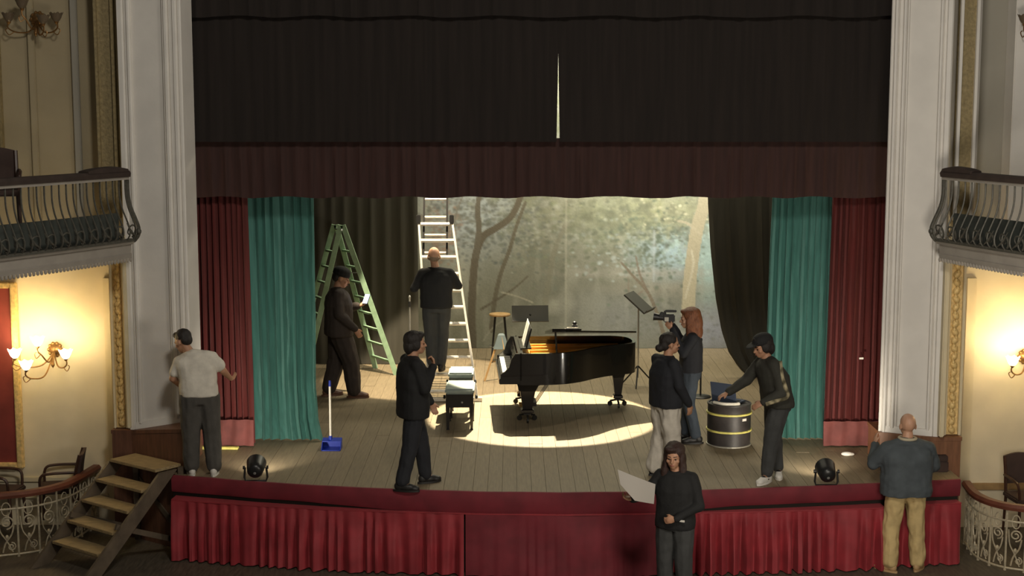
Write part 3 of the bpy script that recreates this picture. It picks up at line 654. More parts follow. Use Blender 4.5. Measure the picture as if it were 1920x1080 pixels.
# ------------------------------------------------------------------ sconces
def sconce(loc, s, shades, m_sh, on, label, depth=.30):
    root = empty('wall_sconce', loc, label, 'sconce', 'branched wall sconces')
    b = MB(); b.lathe([(.015, -.02), (.075, -.01), (.085, .01), (.06, .03), (.035, .05), (.012, .06)], (0, 0, 0), 14, V((0, -1, 0)))
    for k in range(10):
        a = k * math.pi / 5; b.ell((.075 * math.cos(a), -.012, .075 * math.sin(a)), (.022, .016, .022), None, 6, 4)
    b.build('backplate', 'bronze', root, smooth=True)
    b = MB(); b.tube([(0, -.04, -.02), (0, -.10, -.08), (0, -.12, -.15), (0, -.12, -.20)], [.014, .016, .02, .004], 7); b.ell((0, -.12, -.16), (.022, .022, .03), None, 8, 5); b.build('finial', 'bronze', root, smooth=True)
    for (x, y, z) in shades:
        a = MB(); foot = V((x, y, z - .055)); sg = 1 if x >= 0 else -1
        a.tube(spline([(0, -.05, -.02), (x * .30, y * .5, min(-.12, z - .16)), (x * .75, y * .85, z - .17), (x * 1.04, y, z - .12), foot], 6), .009, 6)
        a.tube(spline([(x * .8, y * .9, z - .16), (x * .9 + .03 * sg, y, z - .2), (x + .04 * sg, y, z - .15), (x + .02 * sg, y, z - .13)], 4), .006, 5)
        a.lathe([(.004, -.03), (.02, -.015), (.026, 0), (.018, .012)], foot, 10)
        arm = a.build('arm', 'bronze', root, smooth=True)
        c = MB(); n = 18; rings = []
        for r_, h in ((.022, 0), (.040, .018), (.056, .045), (.066, .075), (.078, .098), (.072, .096), (.060, .072), (.048, .045), (.03, .02)):
            rings.append([foot + V((math.cos(2 * math.pi * k / n) * r_ * (1 + (.09 * math.cos(6 * 2 * math.pi * k / n) if h > .07 else 0)), math.sin(2 * math.pi * k / n) * r_, h + (.012 * math.cos(6 * 2 * math.pi * k / n) if h > .07 else 0))) for k in range(n)])
        c.loft(rings); c.build('shade', m_sh, arm, smooth=True)
        if on:
            lp = V(loc) + foot + V((0, -.01, .12)); light('sconce_bulb', 'POINT', lp, on, (1.0, .78, .44), radius=.05)
    return root
lw = 17.16
c0 = P(104, 655, lw)
sconce(c0, 1, [(-.385, -.28, .0), (-.09, -.36, .155), (-.20, -.46, -.105), (.215, -.32, .0)], 'shade_on', 8, 'lit four-branch wall sconce on the cream wall left of the stage')
c1 = P(1922, 668, 17.06)
sconce(c1, 1, [(-.245, -.30, .0), (.04, -.38, .16), (.02, -.46, -.04), (.26, -.30, .0)], 'shade_on', 11, 'lit wall sconce cut by the right edge of the picture')
c2 = P(72, 36, 17.12)
sconce(c2, 1, [(-.30, -.12, .02), (-.10, -.25, .16), (.14, -.28, -.01), (.24, -.12, .02)], 'shade_off', 0, 'unlit dark bronze wall sconce above the left balcony')
c3 = P(1938, 40, 16.78)
sconce(c3, 1, [(-.14, -.12, .02), (.02, -.2, .1)], 'shade_off', 0, 'unlit wall sconce above the right balcony at the picture edge')

# ------------------------------------------------------------------ stairs
def stairs():
    Y0 = 15.86; Fp = P(291, 881, Y0); zt = Fp.z; w = V((-.79, .61, 0)) * .80; d = V((.61, .79, 0)); down = -d
    root = empty('wooden_stairs', V((Fp.x, Fp.y, 0)), 'movable open wooden stairs with five pale treads at the left stage corner', 'stairs')
    n = 5; rise = zt / (n + .35); run = .20
    def tread(i, name):
        z = zt - i * rise; o = Fp + down * (run * i); dep = .36 if i == 0 else .24
        q = [V((o.x, o.y, z - .032)), V((o.x, o.y, z - .032)) + w, V((o.x, o.y, z - .032)) + w + d * dep, V((o.x, o.y, z - .032)) + d * dep]
        b = MB(); b.hexa(q + [p + V((0, 0, .032)) for p in q]); b.build(name, 'stairwood', root, world=True, bevel=.004)
    for i in range(n): tread(i, 'tread')
    for s_ in (0.0, 1.0):
        o = Fp + w * s_; st = V((o.x, o.y, zt - .035)); k = 5.35; en = st + down * (run * k) + V((0, 0, -(zt - .035)))
        off = w.normalized() * (.022 if s_ else -.022)
        b = MB(); q = [st + d * .02, st + d * .26, en + d * .24, en + V((0, 0, .0))]
        b.prism([p + off for p in q], w.normalized() * (.035 if s_ else -.035)); b.build('stringer', 'stairdark', root, world=True)
        pb = Fp + w * s_ + d * .36; b = MB(); b.beam((pb.x, pb.y, 0), (pb.x, pb.y, zt - .035), .06, .06); b.build('post', 'stairdark', root, world=True)
        a_ = Fp + w * s_ + d * .36; c_ = Fp + w * s_ + down * .55
        b = MB(); b.beam((a_.x, a_.y, .12), (c_.x, c_.y, .5), .03, .06); b.build('brace', 'stairdark', root, world=True)
    a_ = Fp + d * .38; c_ = Fp + w + d * .38
    b = MB(); b.beam((a_.x, a_.y, .15), (c_.x, c_.y, .75), .03, .06); b.build('brace', 'stairdark', root, world=True)
stairs()

# ------------------------------------------------------------------ parterre railings
def spiral(c, e1, e2, r, turns, n=18, a0=0.0, flip=1):
    return [c + (e1 * math.cos(a0 + flip * 2 * math.pi * turns * k / n) + e2 * math.sin(a0 + flip * 2 * math.pi * turns * k / n)) * r * (1 - .75 * k / n) for k in range(n + 1)]
def railing(plan, label, m, seed, nb):
    path = spline([V((p.x, p.y, 0)) for p in plan], 12); L = [0]
    for a, c in zip(path, path[1:]): L.append(L[-1] + (c - a).length)
    def at(s):
        for i in range(len(path) - 1):
            if s <= L[i + 1] + 1e-9:
                k = (s - L[i]) / (L[i + 1] - L[i]); return path[i].lerp(path[i + 1], k), (path[i + 1] - path[i]).normalized()
        return path[-1], (path[-1] - path[-2]).normalized()
    root = empty('iron_railing', path[0], label, 'railing', 'curved railings of the front boxes')
    up = V((0, 0, 1)); H = .68
    b = MB(); rings = []
    for p in path:
        i = path.index(p); t = (path[min(i + 1, len(path) - 1)] - path[max(i - 1, 0)]).normalized(); s = t.cross(up)
        rings.append([p + s * o + up * (H + h) for o, h in ((-.05, 0), (.05, 0), (.06, .035), (.035, .065), (-.035, .065), (-.06, .035))])
    b.loft(rings); b.build('handrail', 'rail', root, world=True, smooth=True)
    for z in (H - .13, .03):
        b = MB(); b.tube([p + up * z for p in path], .012, 6); b.build('rail_bar', m, root, world=True)
    step = L[-1] / nb
    for k in range(nb + 1):
        p, t = at(min(k * step, L[-1])); b = MB(); b.tube([p, p + up * .05, p + up * H], [.017, .012, .012], 6); b.build('bar', m, root, world=True)
        if k == nb: break
        p, t = at(min((k + .5) * step, L[-1])); hw = step * .42
        b = MB(); b.tube(spiral(p + up * .40, t, up, hw * .8, 1.6, 20, R(-90)), .009, 5); b.build('scroll', m, root, world=True, smooth=True)
        b = MB(); b.tube(spline([p + up * .06 - t * hw * .5, p + up * .16 - t * hw * .2, p + up * .26 + t * hw * .5, p + up * .36 + t * hw * .75], 5), .009, 5); b.tube(spiral(p + up * .12 + t * hw * .45, t, up, hw * .5, 1.4, 16, R(90), -1), .008, 5); b.build('scroll', m, root, world=True, smooth=True)
        b = MB(); b.tube(spline([p + up * .06 + t * hw * .6, p + up * .2 - t * hw * .1, p + up * .3 - t * hw * .7, p + up * .46 - t * hw * .9], 5), .008, 5); b.ell(p + up * .23, (.02, .02, .03), None, 7, 5); b.build('scroll', m, root, world=True, smooth=True)
        b = MB(); b.tube([p + up * .5 + t * (hw * .5 * math.cos(R(a_))) + up * (.075 * math.sin(R(a_)) + .05) for a_ in range(0, 361, 30)], .007, 5); b.build('ring', m, root, world=True)
railing([G(-90, 1056, 0), G(0, 1047, 0), G(70, 1038, 0), G(130, 1020, 0), G(185, 985, 0)], 'curved iron scroll railing with red wooden handrail left of the stairs', 'ironpale', 1, 9)
railing([G(1808, 1020, 0), G(1830, 1048, 0), G(1880, 1068, 0), G(1960, 1078, 0), G(2030, 1082, 0)], 'pale iron scroll railing with red handrail at the right of the stage', 'ironpale', 2, 9)

# ------------------------------------------------------------------ chairs of the boxes
def chair(loc, rz, label, s=1.0):
    root = empty('box_chair', loc, label, 'chair', 'dark chairs in the side boxes', rz)
    b = MB(); b.box((0, 0, .44 * s), (.44, .44, .06), ); b.build('seat', 'chairpad', root, bevel=.015)
    for x in (-.19, .19):
        for y in (-.19, .19):
            b = MB(); b.tube([(x, y, .42), (x * 1.05, y * 1.1, 0)], [.02, .015], 6); b.build('leg', 'chairwood', root)
        b = MB(); b.tube(spline([(x, -.2, .42), (x, -.22, .65), (x, -.27, .86)], 5), .02, 6); b.build('back_post', 'chairwood', root)
        b = MB(); b.tube(spline([(x * 1.1, -.21, .66), (x * 1.15, .05, .66), (x * 1.1, .17, .62), (x, .18, .44)], 5), .017, 6); b.build('armrest', 'chairwood', root)
    b = MB(); g = [[V((-.19 + .38 * j / 8, -.225 - .02 * t - .03 * t * t - .02 * math.sin(math.pi * j / 8), .55 + .31 * t + .035 * t * math.sin(math.pi * j / 8))) for j in range(9)] for t in (0, .25, .5, .75, 1)]
    b.sheet(g, -.035); b.build('backrest', 'chairpad', root, smooth=True)
    return root
p = P(112, 905, 16.95); chair((p.x - .0, 16.9, .1), R(100), 'dark wooden armchair behind the left railing nearest the stairs')
p = P(35, 920, 16.9); chair((p.x - .18, 16.8, .08), R(-95), 'dark wooden armchair behind the left railing further from the stairs')
p = P(1918, 920, 16.6); chair((p.x + .02, 16.45, .1), R(185), 'dark wooden chair behind the right-hand railing')
# chairs on the left balcony
p = P(18, 330, 15.3); chair((p.x - .12, 15.3, 3.66), R(200), 'dark round-backed chair showing over the left balcony rail')

# ------------------------------------------------------------------ grand piano
def piano():
    o = P(939, 700, 18.62); root = empty('grand_piano', (o.x, 18.62, SZ), 'black grand piano with raised music desk under the spotlight', 'piano', rz=R(2.5))
    Lp, Wp = 1.80, 1.45; root.scale = (1.03, 1.0, 1.03)
    side = [(0.0, 0.02), (.25, 0.0), (.55, 0.0), (.80, .05), (1.02, .20), (1.20, .40), (1.38, .56), (1.56, .66), (1.70, .74), (1.78, .86), (1.80, 1.02), (1.78, 1.20), (1.70, 1.36), (1.52, 1.45)]
    sp = [(q.x, q.y) for q in spline([V((a, c, 0)) for a, c in side[2:]], 5)]
    out = [(.24, 0.0)] + sp + [(.24, Wp)]
    inn = []
    cx, cy = .8, .8
    n = len(out)
    for i, (a, c) in enumerate(out):
        p0 = V((*out[max(i - 1, 0)], 0)); p1 = V((*out[min(i + 1, n - 1)], 0)); t = (p1 - p0).normalized(); nn = V((-t.y, t.x, 0)); inn.append((a + nn.x * .045, c + nn.y * .045))
    b = MB(); z0, z1 = .50, .895                               # rim: a wall along the outline
    rings = [[V((a, c, z0)), V((a, c, z1)), V((e, f, z1)), V((e, f, z0))] for (a, c), (e, f) in zip(out, inn)]
    b.loft(rings); b.build('rim', 'pianoblack', root, smooth=True)
    b = MB(); b.prism([V((a, c, .52)) for a, c in inn], (0, 0, .02)); b.build('bottom_board', 'pianoblack', root)
    b = MB(); b.prism([V((a, c, .70)) for a, c in inn], (0, 0, .012)); b.build('soundboard', 'pianowood', root)
    # cast plate: border and struts
    b = MB(); i2 = [(.8 + (a - .8) * .93, .76 + (c - .76) * .93) for a, c in inn]
    b.loft([[V((a, c, .74)), V((a, c, .765)), V((e, f, .765)), V((e, f, .74))] for (a, c), (e, f) in zip(inn, i2)])
    b.box((.36, .72, .77), (.16, 1.33, .03)); b.build('plate_frame', 'pianogold', root)
    for y0, x1, y1 in ((.25, .95, .30), (.48, 1.25, .62), (.72, 1.55, .92), (.98, 1.70, 1.15), (1.2, 1.6, 1.3)):
        b = MB(); b.beam((.40, y0, .80), (x1, y1, .785), .035, .045); b.build('plate_strut', 'pianogold', root)
    b = MB()
    for k in range(34):
        y = .14 + k * .036; b.beam((.42, y, .775), (min(1.70, .72 + k * .032), y + .03 + k * .004, .775), .004, .004)
    b.build('strings', 'brass', root)['kind'] = 'stuff'
    b = MB()
    for k in range(8): b.box((.34, .2 + k * .15, .80), (.08, .012, .03))
    b.build('tuning_pins', 'steel', root)
    # key bed, cheeks, keys, fallboard
    b = MB(); b.box((.13, Wp / 2, .545), (.30, Wp - .02, .07)); b.build('key_bed', 'pianoblack', root, bevel=.008)
    for y in (.03, Wp - .03):
        b = MB(); b.prism([V((0, y - .03, .56)), V((0, y - .03, .64)), V((.05, y - .03, .665)), V((.10, y - .03, .72)), V((.13, y - .03, .82)), V((.18, y - .03, .895)), V((.26, y - .03, .895)), V((.26, y - .03, .56))], (0, .06, 0)); b.build('cheek', 'pianoblack', root)
    b = MB(); b.box((.02, Wp / 2, .59), (.03, Wp - .06, .06)); b.build('key_slip', 'pianoblack', root)
    kw = (Wp - .22) / 52; b = MB()
    for k in range(52): b.box((.105, .11 + kw * (k + .5), .622), (.15, kw * .93, .022))
    b.build('white_keys', 'ivory', root)['kind'] = 'stuff'
    b = MB()
    for k in range(51):
        if k % 7 not in (1, 4): b.box((.135, .11 + kw * (k + 1), .641), (.095, kw * .5, .022))
    b.build('black_keys', 'black', root)['kind'] = 'stuff'
    b = MB(); g = [[V((.185 + .035 * t - .03 * math.sin(t * 2.6), .06 + (Wp - .12) * j / 10, .63 + .20 * t)) for j in range(11)] for t in (0, .2, .4, .6, .8, 1)]
    b.sheet(g, .02, V((1, 0, 0))); b.build('fallboard', 'pianoblack', root, smooth=True)
    b = MB(); b.box((.25, Wp / 2, .88), (.06, Wp - .1, .03)); b.build('pin_block_rail', 'pianoblack', root)
    # music desk, raised, with sheets
    dk = MB(); rot = Matrix.Rotation(R(14), 3, 'Y'); dk.box((.37, .74, 1.03), (.018, .74, .26), rot); dk = dk.build('music_desk', 'pianoblack', root, bevel=.005)
    for y in (.60, .86):
        b = MB(); b.box((.345, y, 1.05), (.006, .22, .30), rot); b.build('sheet_music', 'paper', dk)
    b = MB(); b.box((.33, .74, .905), (.14, .8, .014)); b.build('desk_shelf', 'pianoblack', root)
    # lid, hinged on the far side, propped a little; the front flap is folded back on it
    hinge = V((0, Wp, .905)); ang = R(9.8)
    def lidp(a, c, h): d = Wp - c; return V((a, Wp - d * math.cos(ang) + h * -math.sin(ang), .915 + d * math.sin(ang) + h * math.cos(ang)))
    lo = [(.64, .0)] + [(a + .01, c - .012) for a, c in sp if a > .66] + [(.64, Wp)]
    b = MB(); b.loft([[lidp(a, c, 0) for a, c in lo], [lidp(a, c, .022) for a, c in lo]]); lid = b.build('lid', 'pianoblack', root)
    b = MB(); q = [(.64, 0.01), (1.02, .2), (1.02, Wp), (.64, Wp)]; b.loft([[lidp(a, c, .024) for a, c in q], [lidp(a, c, .045) for a, c in q]]); b.build('lid_flap', 'pianoblack', root)
    b = MB(); b.tube([(.70, .06, .89), (.68, .03, lidp(.68, .03, 0).z)], .012, 6); b.build('prop_stick', 'pianoblack', root)
    # legs, casters, lyre
    for (x, y, big) in ((.34, .20, 1), (.34, 1.25, 1), (1.58, 1.06, 0)):
        b = MB(); w = .095 if big else .072
        b.loft([[V((x + sx * r, y + sy * r, z)) for sx, sy in ((-1, -1), (1, -1), (1, 1), (-1, 1))] for r, z in ((w * 1.5, .52), (w * 1.25, .46), (w, .40), (w * .62, .17), (w * .85, .155), (w * .85, .125), (w * .5, .11), (w * .5, .09))])
        lg = b.build('leg', 'pianoblack', root)
        for a_ in (30, 150, 270):
            c_ = MB(); ex = x + .11 * math.cos(R(a_)); ey = y + .11 * math.sin(R(a_)); c_.tube([(x, y, .10), (ex, ey, .07)], .014, 6); c_.lathe([(.032, -.012), (.034, 0), (.032, .012)], (ex, ey, .035), 12, V((math.sin(R(a_)), -math.cos(R(a_)), 0))); c_.build('caster', 'blackmetal', lg)
        if big:
            c_ = MB(); c_.prism([V((x + .09, y - .04, .52)), V((x + .28, y - .04, .52)), V((x + .14, y - .04, .46)), V((x + .085, y - .04, .36))], (0, .08, 0)); c_.build('leg_bracket', 'pianoblack', lg)
    b = MB(); b.box((.42, .72, .14), (.12, .30, .05)); lyre = b.build('pedal_lyre', 'pianoblack', root)
    for y in (.66, .78):
        b = MB(); b.tube([(.42, y, .52), (.42, y, .16)], .016, 6); b.build('lyre_post', 'pianoblack', lyre)
    for y in (.62, .72, .82):
        b = MB(); b.box((.33, y, .11), (.14, .035, .014)); b.build('pedal', 'brass', lyre)
        b = MB(); b.tube([(.47, y, .14), (.72, y, .52)], .006, 5); b.build('brace_rod', 'steel', lyre)
    # things on the lid
    q = lidp(.92, .55, .047)
    return root, q
proot, q = piano()
M_ = Matrix.Translation(proot.location) @ Matrix.Rotation(R(2.5), 4, 'Z') @ Matrix.Diagonal((1.03, 1, 1.03, 1))
pw = M_ @ q
b = MB(); rot = Matrix.Rotation(R(-9.8), 3, 'X'); b.box((0, 0, .006), (.16, .24, .012), rot); b.box((.02, .02, .016), (.15, .22, .006), rot); o = b.build('music_sheets', 'paper'); o.location = pw + V((0, 0, .004)); tag(o, 'small stack of white sheets lying on the piano lid', 'papers')
pw2 = M_ @ V((1.0, 1.0, q.z - .45 * math.sin(R(9.8))))
e = empty('hand_radio', pw2 + V((0.0, 0, .03)), 'small black device lying on the piano lid', 'device')
b = MB(); b.box((0, 0, .025), (.07, .11, .05)); b.build('body', 'black', e, bevel=.01); b = MB(); b.ell((.0, .0, .065), (.03, .03, .022), None, 10, 6); b.build('knob', 'black', e, smooth=True)

# ------------------------------------------------------------------ benches
def bench(loc, w, d, h, label, m):
    root = empty('piano_bench', loc, label, 'bench', 'padded piano benches')
    b = MB(); b.box((0, d / 2, h - .035), (w, d, .07)); b.build('cushion', m, root, bevel=.02, smooth=True)
    b = MB(); b.box((0, d / 2, h - .155), (w - .02, d - .02, .17)); b.build('box_frame', 'pianoblack', root, bevel=.006)
    for x in (-w / 2 + .035, w / 2 - .035):
        for y in (.04, d - .04):
            b = MB(); b.loft([[V((x + sx * r, y + sy * r, z)) for sx, sy in ((-1, -1), (1, -1), (1, 1), (-1, 1))] for r, z in ((.028, h - .2), (.016, .02), (.02, 0))]); b.build('leg', 'pianoblack', root)
    for x in (-w / 2 - .005, w / 2 + .005):
        b = MB(); b.lathe([(.022, 0), (.028, .015), (.022, .03)], (x, d / 2, h - .16), 12, V((-1 if x < 0 else 1, 0, 0))); b.build('knob', 'black', root)
    b = MB(); b.lathe([(.012, 0), (.014, .012), (.006, .02)], (0.03, 0.01, h - .17), 10, V((0, -1, 0))); b.build('stud', 'steel', root)
p = G(862, 807); bench((p.x, p.y, SZ), .37, .60, .53, 'black piano bench with a worn grey-green cushion in front of the ladder', 'benchpad')
p2 = P(864, 720, p.y + .75); bench((p2.x, p.y + .72, SZ), .33, .50, .60, 'second grey-green padded bench, standing right behind the first bench', 'benchpad')

# ------------------------------------------------------------------ ladders
def ladder_alu():
    Yb, Yt = 20.1, 20.75
    bl, br = P(806, 757, Yb), P(896, 757, Yb); bl.z = br.z = SZ
    tl, tr_ = P(785, 408, Yt), P(847, 408, Yt)
    root = empty('extension_ladder', ((bl.x + br.x) / 2, Yb, SZ), 'tall aluminium extension ladder that a man is climbing', 'ladder')
    for a, c in ((bl, tl), (br, tr_)):
        b = MB(); b.beam(a, c, .028, .065, V((0, 1, 0))); b.build('rail', 'alu', root, world=True)
    n = 11
    for k in range(n):
        t = (k + .6) / n; b = MB(); b.tube([bl.lerp(tl, t), br.lerp(tr_, t)], .026, 8); b.build('rung', 'alu', root, world=True)
    b = MB(); b.beam(bl + V((-.12, 0, .03)), br + V((.06, 0, .03)), .05, .05); b.build('foot_bar', 'alu', root, world=True)
    # fly section, narrower, running up out of sight
    fl0, fr0 = P(794, 482, Yt - .08), P(838, 482, Yt - .08); fl1, fr1 = P(797, 250, Yt + .35), P(839, 250, Yt + .35)
    for a, c in ((fl0, fl1), (fr0, fr1)):
        b = MB(); b.beam(a, c, .026, .055, V((0, 1, 0))); b.build('fly_rail', 'blackmetal', root, world=True)  # aluminium like the rest; backlit shade is put in as black
    for k in range(7):
        t = (k + .25) / 7; b = MB(); b.tube([fl0.lerp(fl1, t), fr0.lerp(fr1, t)], .016, 8); b.build('fly_rung', 'alu', root, world=True)
    for a in (tl, tr_):
        b = MB(); b.box(a + V((0, -.03, -.02)), (.06, .07, .12)); b.build('bracket', 'blackmetal', root, world=True, bevel=.008)
ladder_alu()
def ladder_green():
    Yn, Yf = 22.05, 22.6
    an, af = P(645, 428, Yn), P(632, 427, Yf); rn, rf = G(742, 706), G(704, 691); ln, lf = G(572, 706), G(552, 691)
    for q, Y in ((rn, Yn), (ln, Yn), (rf, Yf), (lf, Yf)): q.y = Y; q.z = SZ
    root = empty('stepladder', ((rn.x + ln.x) / 2, 22.3, SZ), 'pale green A-frame stepladder behind the man in the hat', 'ladder')
    up = V((0, 1, 0)); pairs = [((an, rn), (af, rf)), ((an + V((-.06, 0, 0)), ln), (af + V((-.06, 0, 0)), lf))]
    for (a, c), (e, f) in pairs:
        for s, t in ((a, c), (e, f)):
            b = MB(); b.beam(s + (s - t).normalized() * .05, t, .075, .04, up); b.build('rail', 'greenpaint', root, world=True)
        for k in range(8):
            t = .16 + k * .107; b = MB(); b.beam(a.lerp(c, t), e.lerp(f, t), .05, .028); b.build('rung', 'greenpaint', root, world=True)
    b = MB(); b.tube([an + V((-.03, -.03, -.02)), af + V((-.03, .03, -.02))], .014, 8); b.build('hinge_rod', 'steel', root, world=True)
    b = MB(); b.beam(an.lerp(rn, .30), (an + V((-.06, 0, 0))).lerp(ln, .30), .012, .012); b.build('stay', 'steel', root, world=True)
ladder_green()

# ------------------------------------------------------------------ stands and stools
def music_stand(px, Y, desk_c, w, h, yaw, tilt, label):
    base = P(px, 600, Y); root = empty('music_stand', (base.x, Y, SZ), label, 'music stand', 'music stands behind the piano')
    top = P(desk_c[0], desk_c[1], Y); hz = top.z - SZ
    b = MB(); b.tube([(0, 0, .12), (0, 0, hz)], .012, 8); b.build('pole', 'steel', root)
    for a in (20, 140, 260):
        b = MB(); b.tube([(0, 0, .30), (.13 * math.cos(R(a)), .13 * math.sin(R(a)), .16), (.27 * math.cos(R(a)), .27 * math.sin(R(a)), .012)], .011, 6); b.build('leg', 'blackmetal', root)
    rot = Matrix.Rotation(yaw, 3, 'Z') @ Matrix.Rotation(tilt, 3, 'X')
    d = MB(); d.box((0, 0, hz), (w, .022, h), rot); d.box(V((0, 0, hz)) + rot @ V((0, -.03, -h / 2)), (w, .06, .012), rot); d.build('desk', 'standgrey', root)
    b = MB(); b.ell((0, 0, hz - .02), (.025, .025, .03), None, 8, 5); b.build('clamp', 'blackmetal', root)
music_stand(994, 22.4, (994, 588), .56, .25, R(4), R(-18), 'music stand with a wide dark desk left, behind the open piano')
music_stand(1197, 21.2, (1197, 567), .44, .40, R(68), R(-50), 'music stand with a steeply tilted black desk behind the piano tail')
def stool():
    p = P(937, 588, 23.2); h = p.z - SZ; root = empty('bar_stool', (p.x, 23.2, SZ), 'tall wooden stool with a round tan seat in front of the backcloth', 'stool')
    b = MB(); b.lathe([(.13, -.035), (.165, -.03), (.172, -.012), (.165, 0), (.1, .004)], (0, 0, h), 24); b.build('seat', 'wood', root, smooth=True)
    for a in (45, 135, 225, 315):
        b = MB(); b.tube([(.1 * math.cos(R(a)), .1 * math.sin(R(a)), h - .03), (.19 * math.cos(R(a)), .19 * math.sin(R(a)), 0)], [.018, .014], 7); b.build('leg', 'blackmetal', root)
    b = MB(); b.tube([(.165 * math.cos(R(a)), .165 * math.sin(R(a)), .25) for a in range(0, 361, 20)], .01, 6); b.build('foot_ring', 'steel', root)
stool()
def trestle():
    Y = 21.6; f0 = G(910, 700); top = P(940, 628, Y); root = empty('wooden_tripod', (top.x, Y, SZ), 'tan wooden tripod stand with a blue-grey head left of the piano', 'stand')
    h = top.z - SZ
    for a in (185, 300, 60):
        b = MB(); b.beam((.03 * math.cos(R(a)), .03 * math.sin(R(a)), h - .02), (.25 * math.cos(R(a)), .25 * math.sin(R(a)), 0), .035, .025); b.build('leg', 'wood', root)
    b = MB(); b.loft([[V((sx * r, sy * r * .8, z)) for sx, sy in ((-1, -1), (1, -1), (1, 1), (-1, 1))] for r, z in ((.115, h - .20), (.10, h - .16), (.05, h), (.03, h + .02))]); b.build('head', 'bluegrey', root)
    b = MB(); b.beam((-.13, 0, h * .42), (.07, .10, h * .42), .02, .02); b.build('crossbar', 'wood', root)
trestle()
def simple_stand(px, pytop, Y, label, m, name='microphone_stand', basket=False):
    p = P(px, pytop, Y); h = p.z - SZ; root = empty(name, (p.x, Y, SZ), label, 'stand')
    b = MB(); b.lathe([(.02, .03), (.14, .018), (.15, .008), (.15, 0)], (0, 0, 0), 20); b.build('base', 'blackmetal', root, smooth=True)
    b = MB(); b.tube([(0, 0, .02), (0, 0, h)], .013, 8); b.build('pole', m, root)
    b = MB(); b.tube([(0, 0, h - .12), (0, 0, h - .04)], .02, 8); b.build('clutch', 'blackmetal', root)
    b = MB(); b.ell((0, 0, h + .02), (.018, .018, .03), None, 8, 6); b.build('clip', m, root)
simple_stand(768, 560, 21.3, 'thin silver stand beside the foot of the aluminium ladder', 'steel')
simple_stand(1315, 640, 20.4, 'thin black stand behind the woman filming', 'blackmetal', 'tripod_stand')

# ------------------------------------------------------------------ small props on the stage
def dustpan():
    p = G(622, 842); root = empty('long_handled_dustpan', (p.x, p.y, SZ), 'blue dustpan with an upright white handle on the stage floor', 'dustpan')
    b = MB(); w, d, h, t = .23, .20, .11, .008
    b.box((0, 0, t / 2), (w, d, t)); b.box((0, d / 2, h / 2), (w, t, h))
    for sx in (-1, 1): b.prism([V((sx * w / 2, d / 2, 0)), V((sx * w / 2, d / 2, h)), V((sx * w / 2, 0, h * .75)), V((sx * w / 2, -d / 2, .01)), V((sx * w / 2, -d / 2, 0))], (-sx * t, 0, 0))
    b.prism([V((-w / 2, d / 2, h)), V((w / 2, d / 2, h)), V((w / 2, 0, h * .78)), V((-w / 2, 0, h * .78))], (0, 0, t)); b.build('pan', 'blueplastic', root)
    b = MB(); b.tube([(-.02, .06, .09), (-.02, .07, .76)], .013, 10); b.build('handle', 'whitepole', root)
    b = MB(); b.tube([(-.02, .07, .75), (-.02, .07, .82)], [.016, .013], 10); b.build('grip', 'blueplastic', root)
    b = MB(); b.tube([(-.02, .06, .08), (-.02, .06, .15)], .022, 10); b.build('socket', 'blueplastic', root)
dustpan()
b = MB(); a, c = G(366, 842), G(447, 843); b.beam(a + V((0, 0, .02)), c + V((0, 0, .02)), .07, .03); tag(b.build('yellow_plank', 'yellow', bevel=.004), 'short yellow board lying at the foot of the left red curtain', 'board')
b = MB(); c = G(1588, 855); b.ell((0, 0, .025), (.07, .05, .025), None, 12, 6); b.ell((.05, .01, .02), (.04, .03, .02), None, 10, 5); o = b.build('cloth_scrap', 'paper', smooth=True); o.location = c; tag(o, 'small pale rag lying by the right red curtain', 'rag')
b = MB(); q = P(1615, 672, YR - .1); b.box((0, 0, 0), (.05, .006, .022)); o = b.build('curtain_tag', 'paper', rr); o.location = q

def par_can(px, py, aim, label, power, spot):
    p = G(px, py); root = empty('stage_floodlight', (p.x, p.y, SZ), label, 'stage light', 'lamps on the stage edge')
    d = (V(aim) - V((p.x, p.y, SZ + .15))).normalized(); o = V((0, 0, .16)); ax = d
    b = MB(); b.lathe([(.02, -.115), (.06, -.11), (.085, -.085), (.092, -.04), (.098, 0), (.105, .07), (.11, .10), (.10, .10), (.09, .06), (.02, .05)], o, 20, ax); b.build('housing', 'black', root, smooth=True)
    b = MB(); b.lathe([(.015, .06), (.095, .062), (.095, .07), (.015, .072)], o, 20, ax); b.build('lens', 'lens', root)
    s = ax.cross(V((0, 0, 1))).normalized()
    b = MB(); b.tube([o + s * .115, V((s.x * .125, s.y * .125, .05)), V((s.x * .11, s.y * .11, .008)), V((-s.x * .11, -s.y * .11, .008)), V((-s.x * .125, -s.y * .125, .05)), o - s * .115], .012, 6); b.build('yoke', 'blackmetal', root)
    for sg in (-1, 1):
        b = MB(); b.lathe([(.02, 0), (.02, .02)], o + s * (sg * .118), 10, s * sg); b.build('knob', 'black', root)
    b = MB(); b.lathe([(.003, .0), (.016, .003), (.014, .006)], o - ax * .116 + V((0, 0, -.01)), 10, -ax); b.build('rear_stud', 'steel', root)
    light('floodlight_beam', 'SPOT', V(root.location) + o + ax * .13, power, (1.0, .90, .74), aim=V(root.location) + o + ax * 3, radius=.06, spot_size=R(spot), spot_blend=.8)
par_can(480, 903, (-3.0, 18.6, 1.75), 'black round stage lamp on the floor by the left red curtain', 110, 105)
par_can(1549, 911, (3.45, 18.0, 1.75), 'black round stage lamp at the stage edge by the right red curtain', 130, 105)

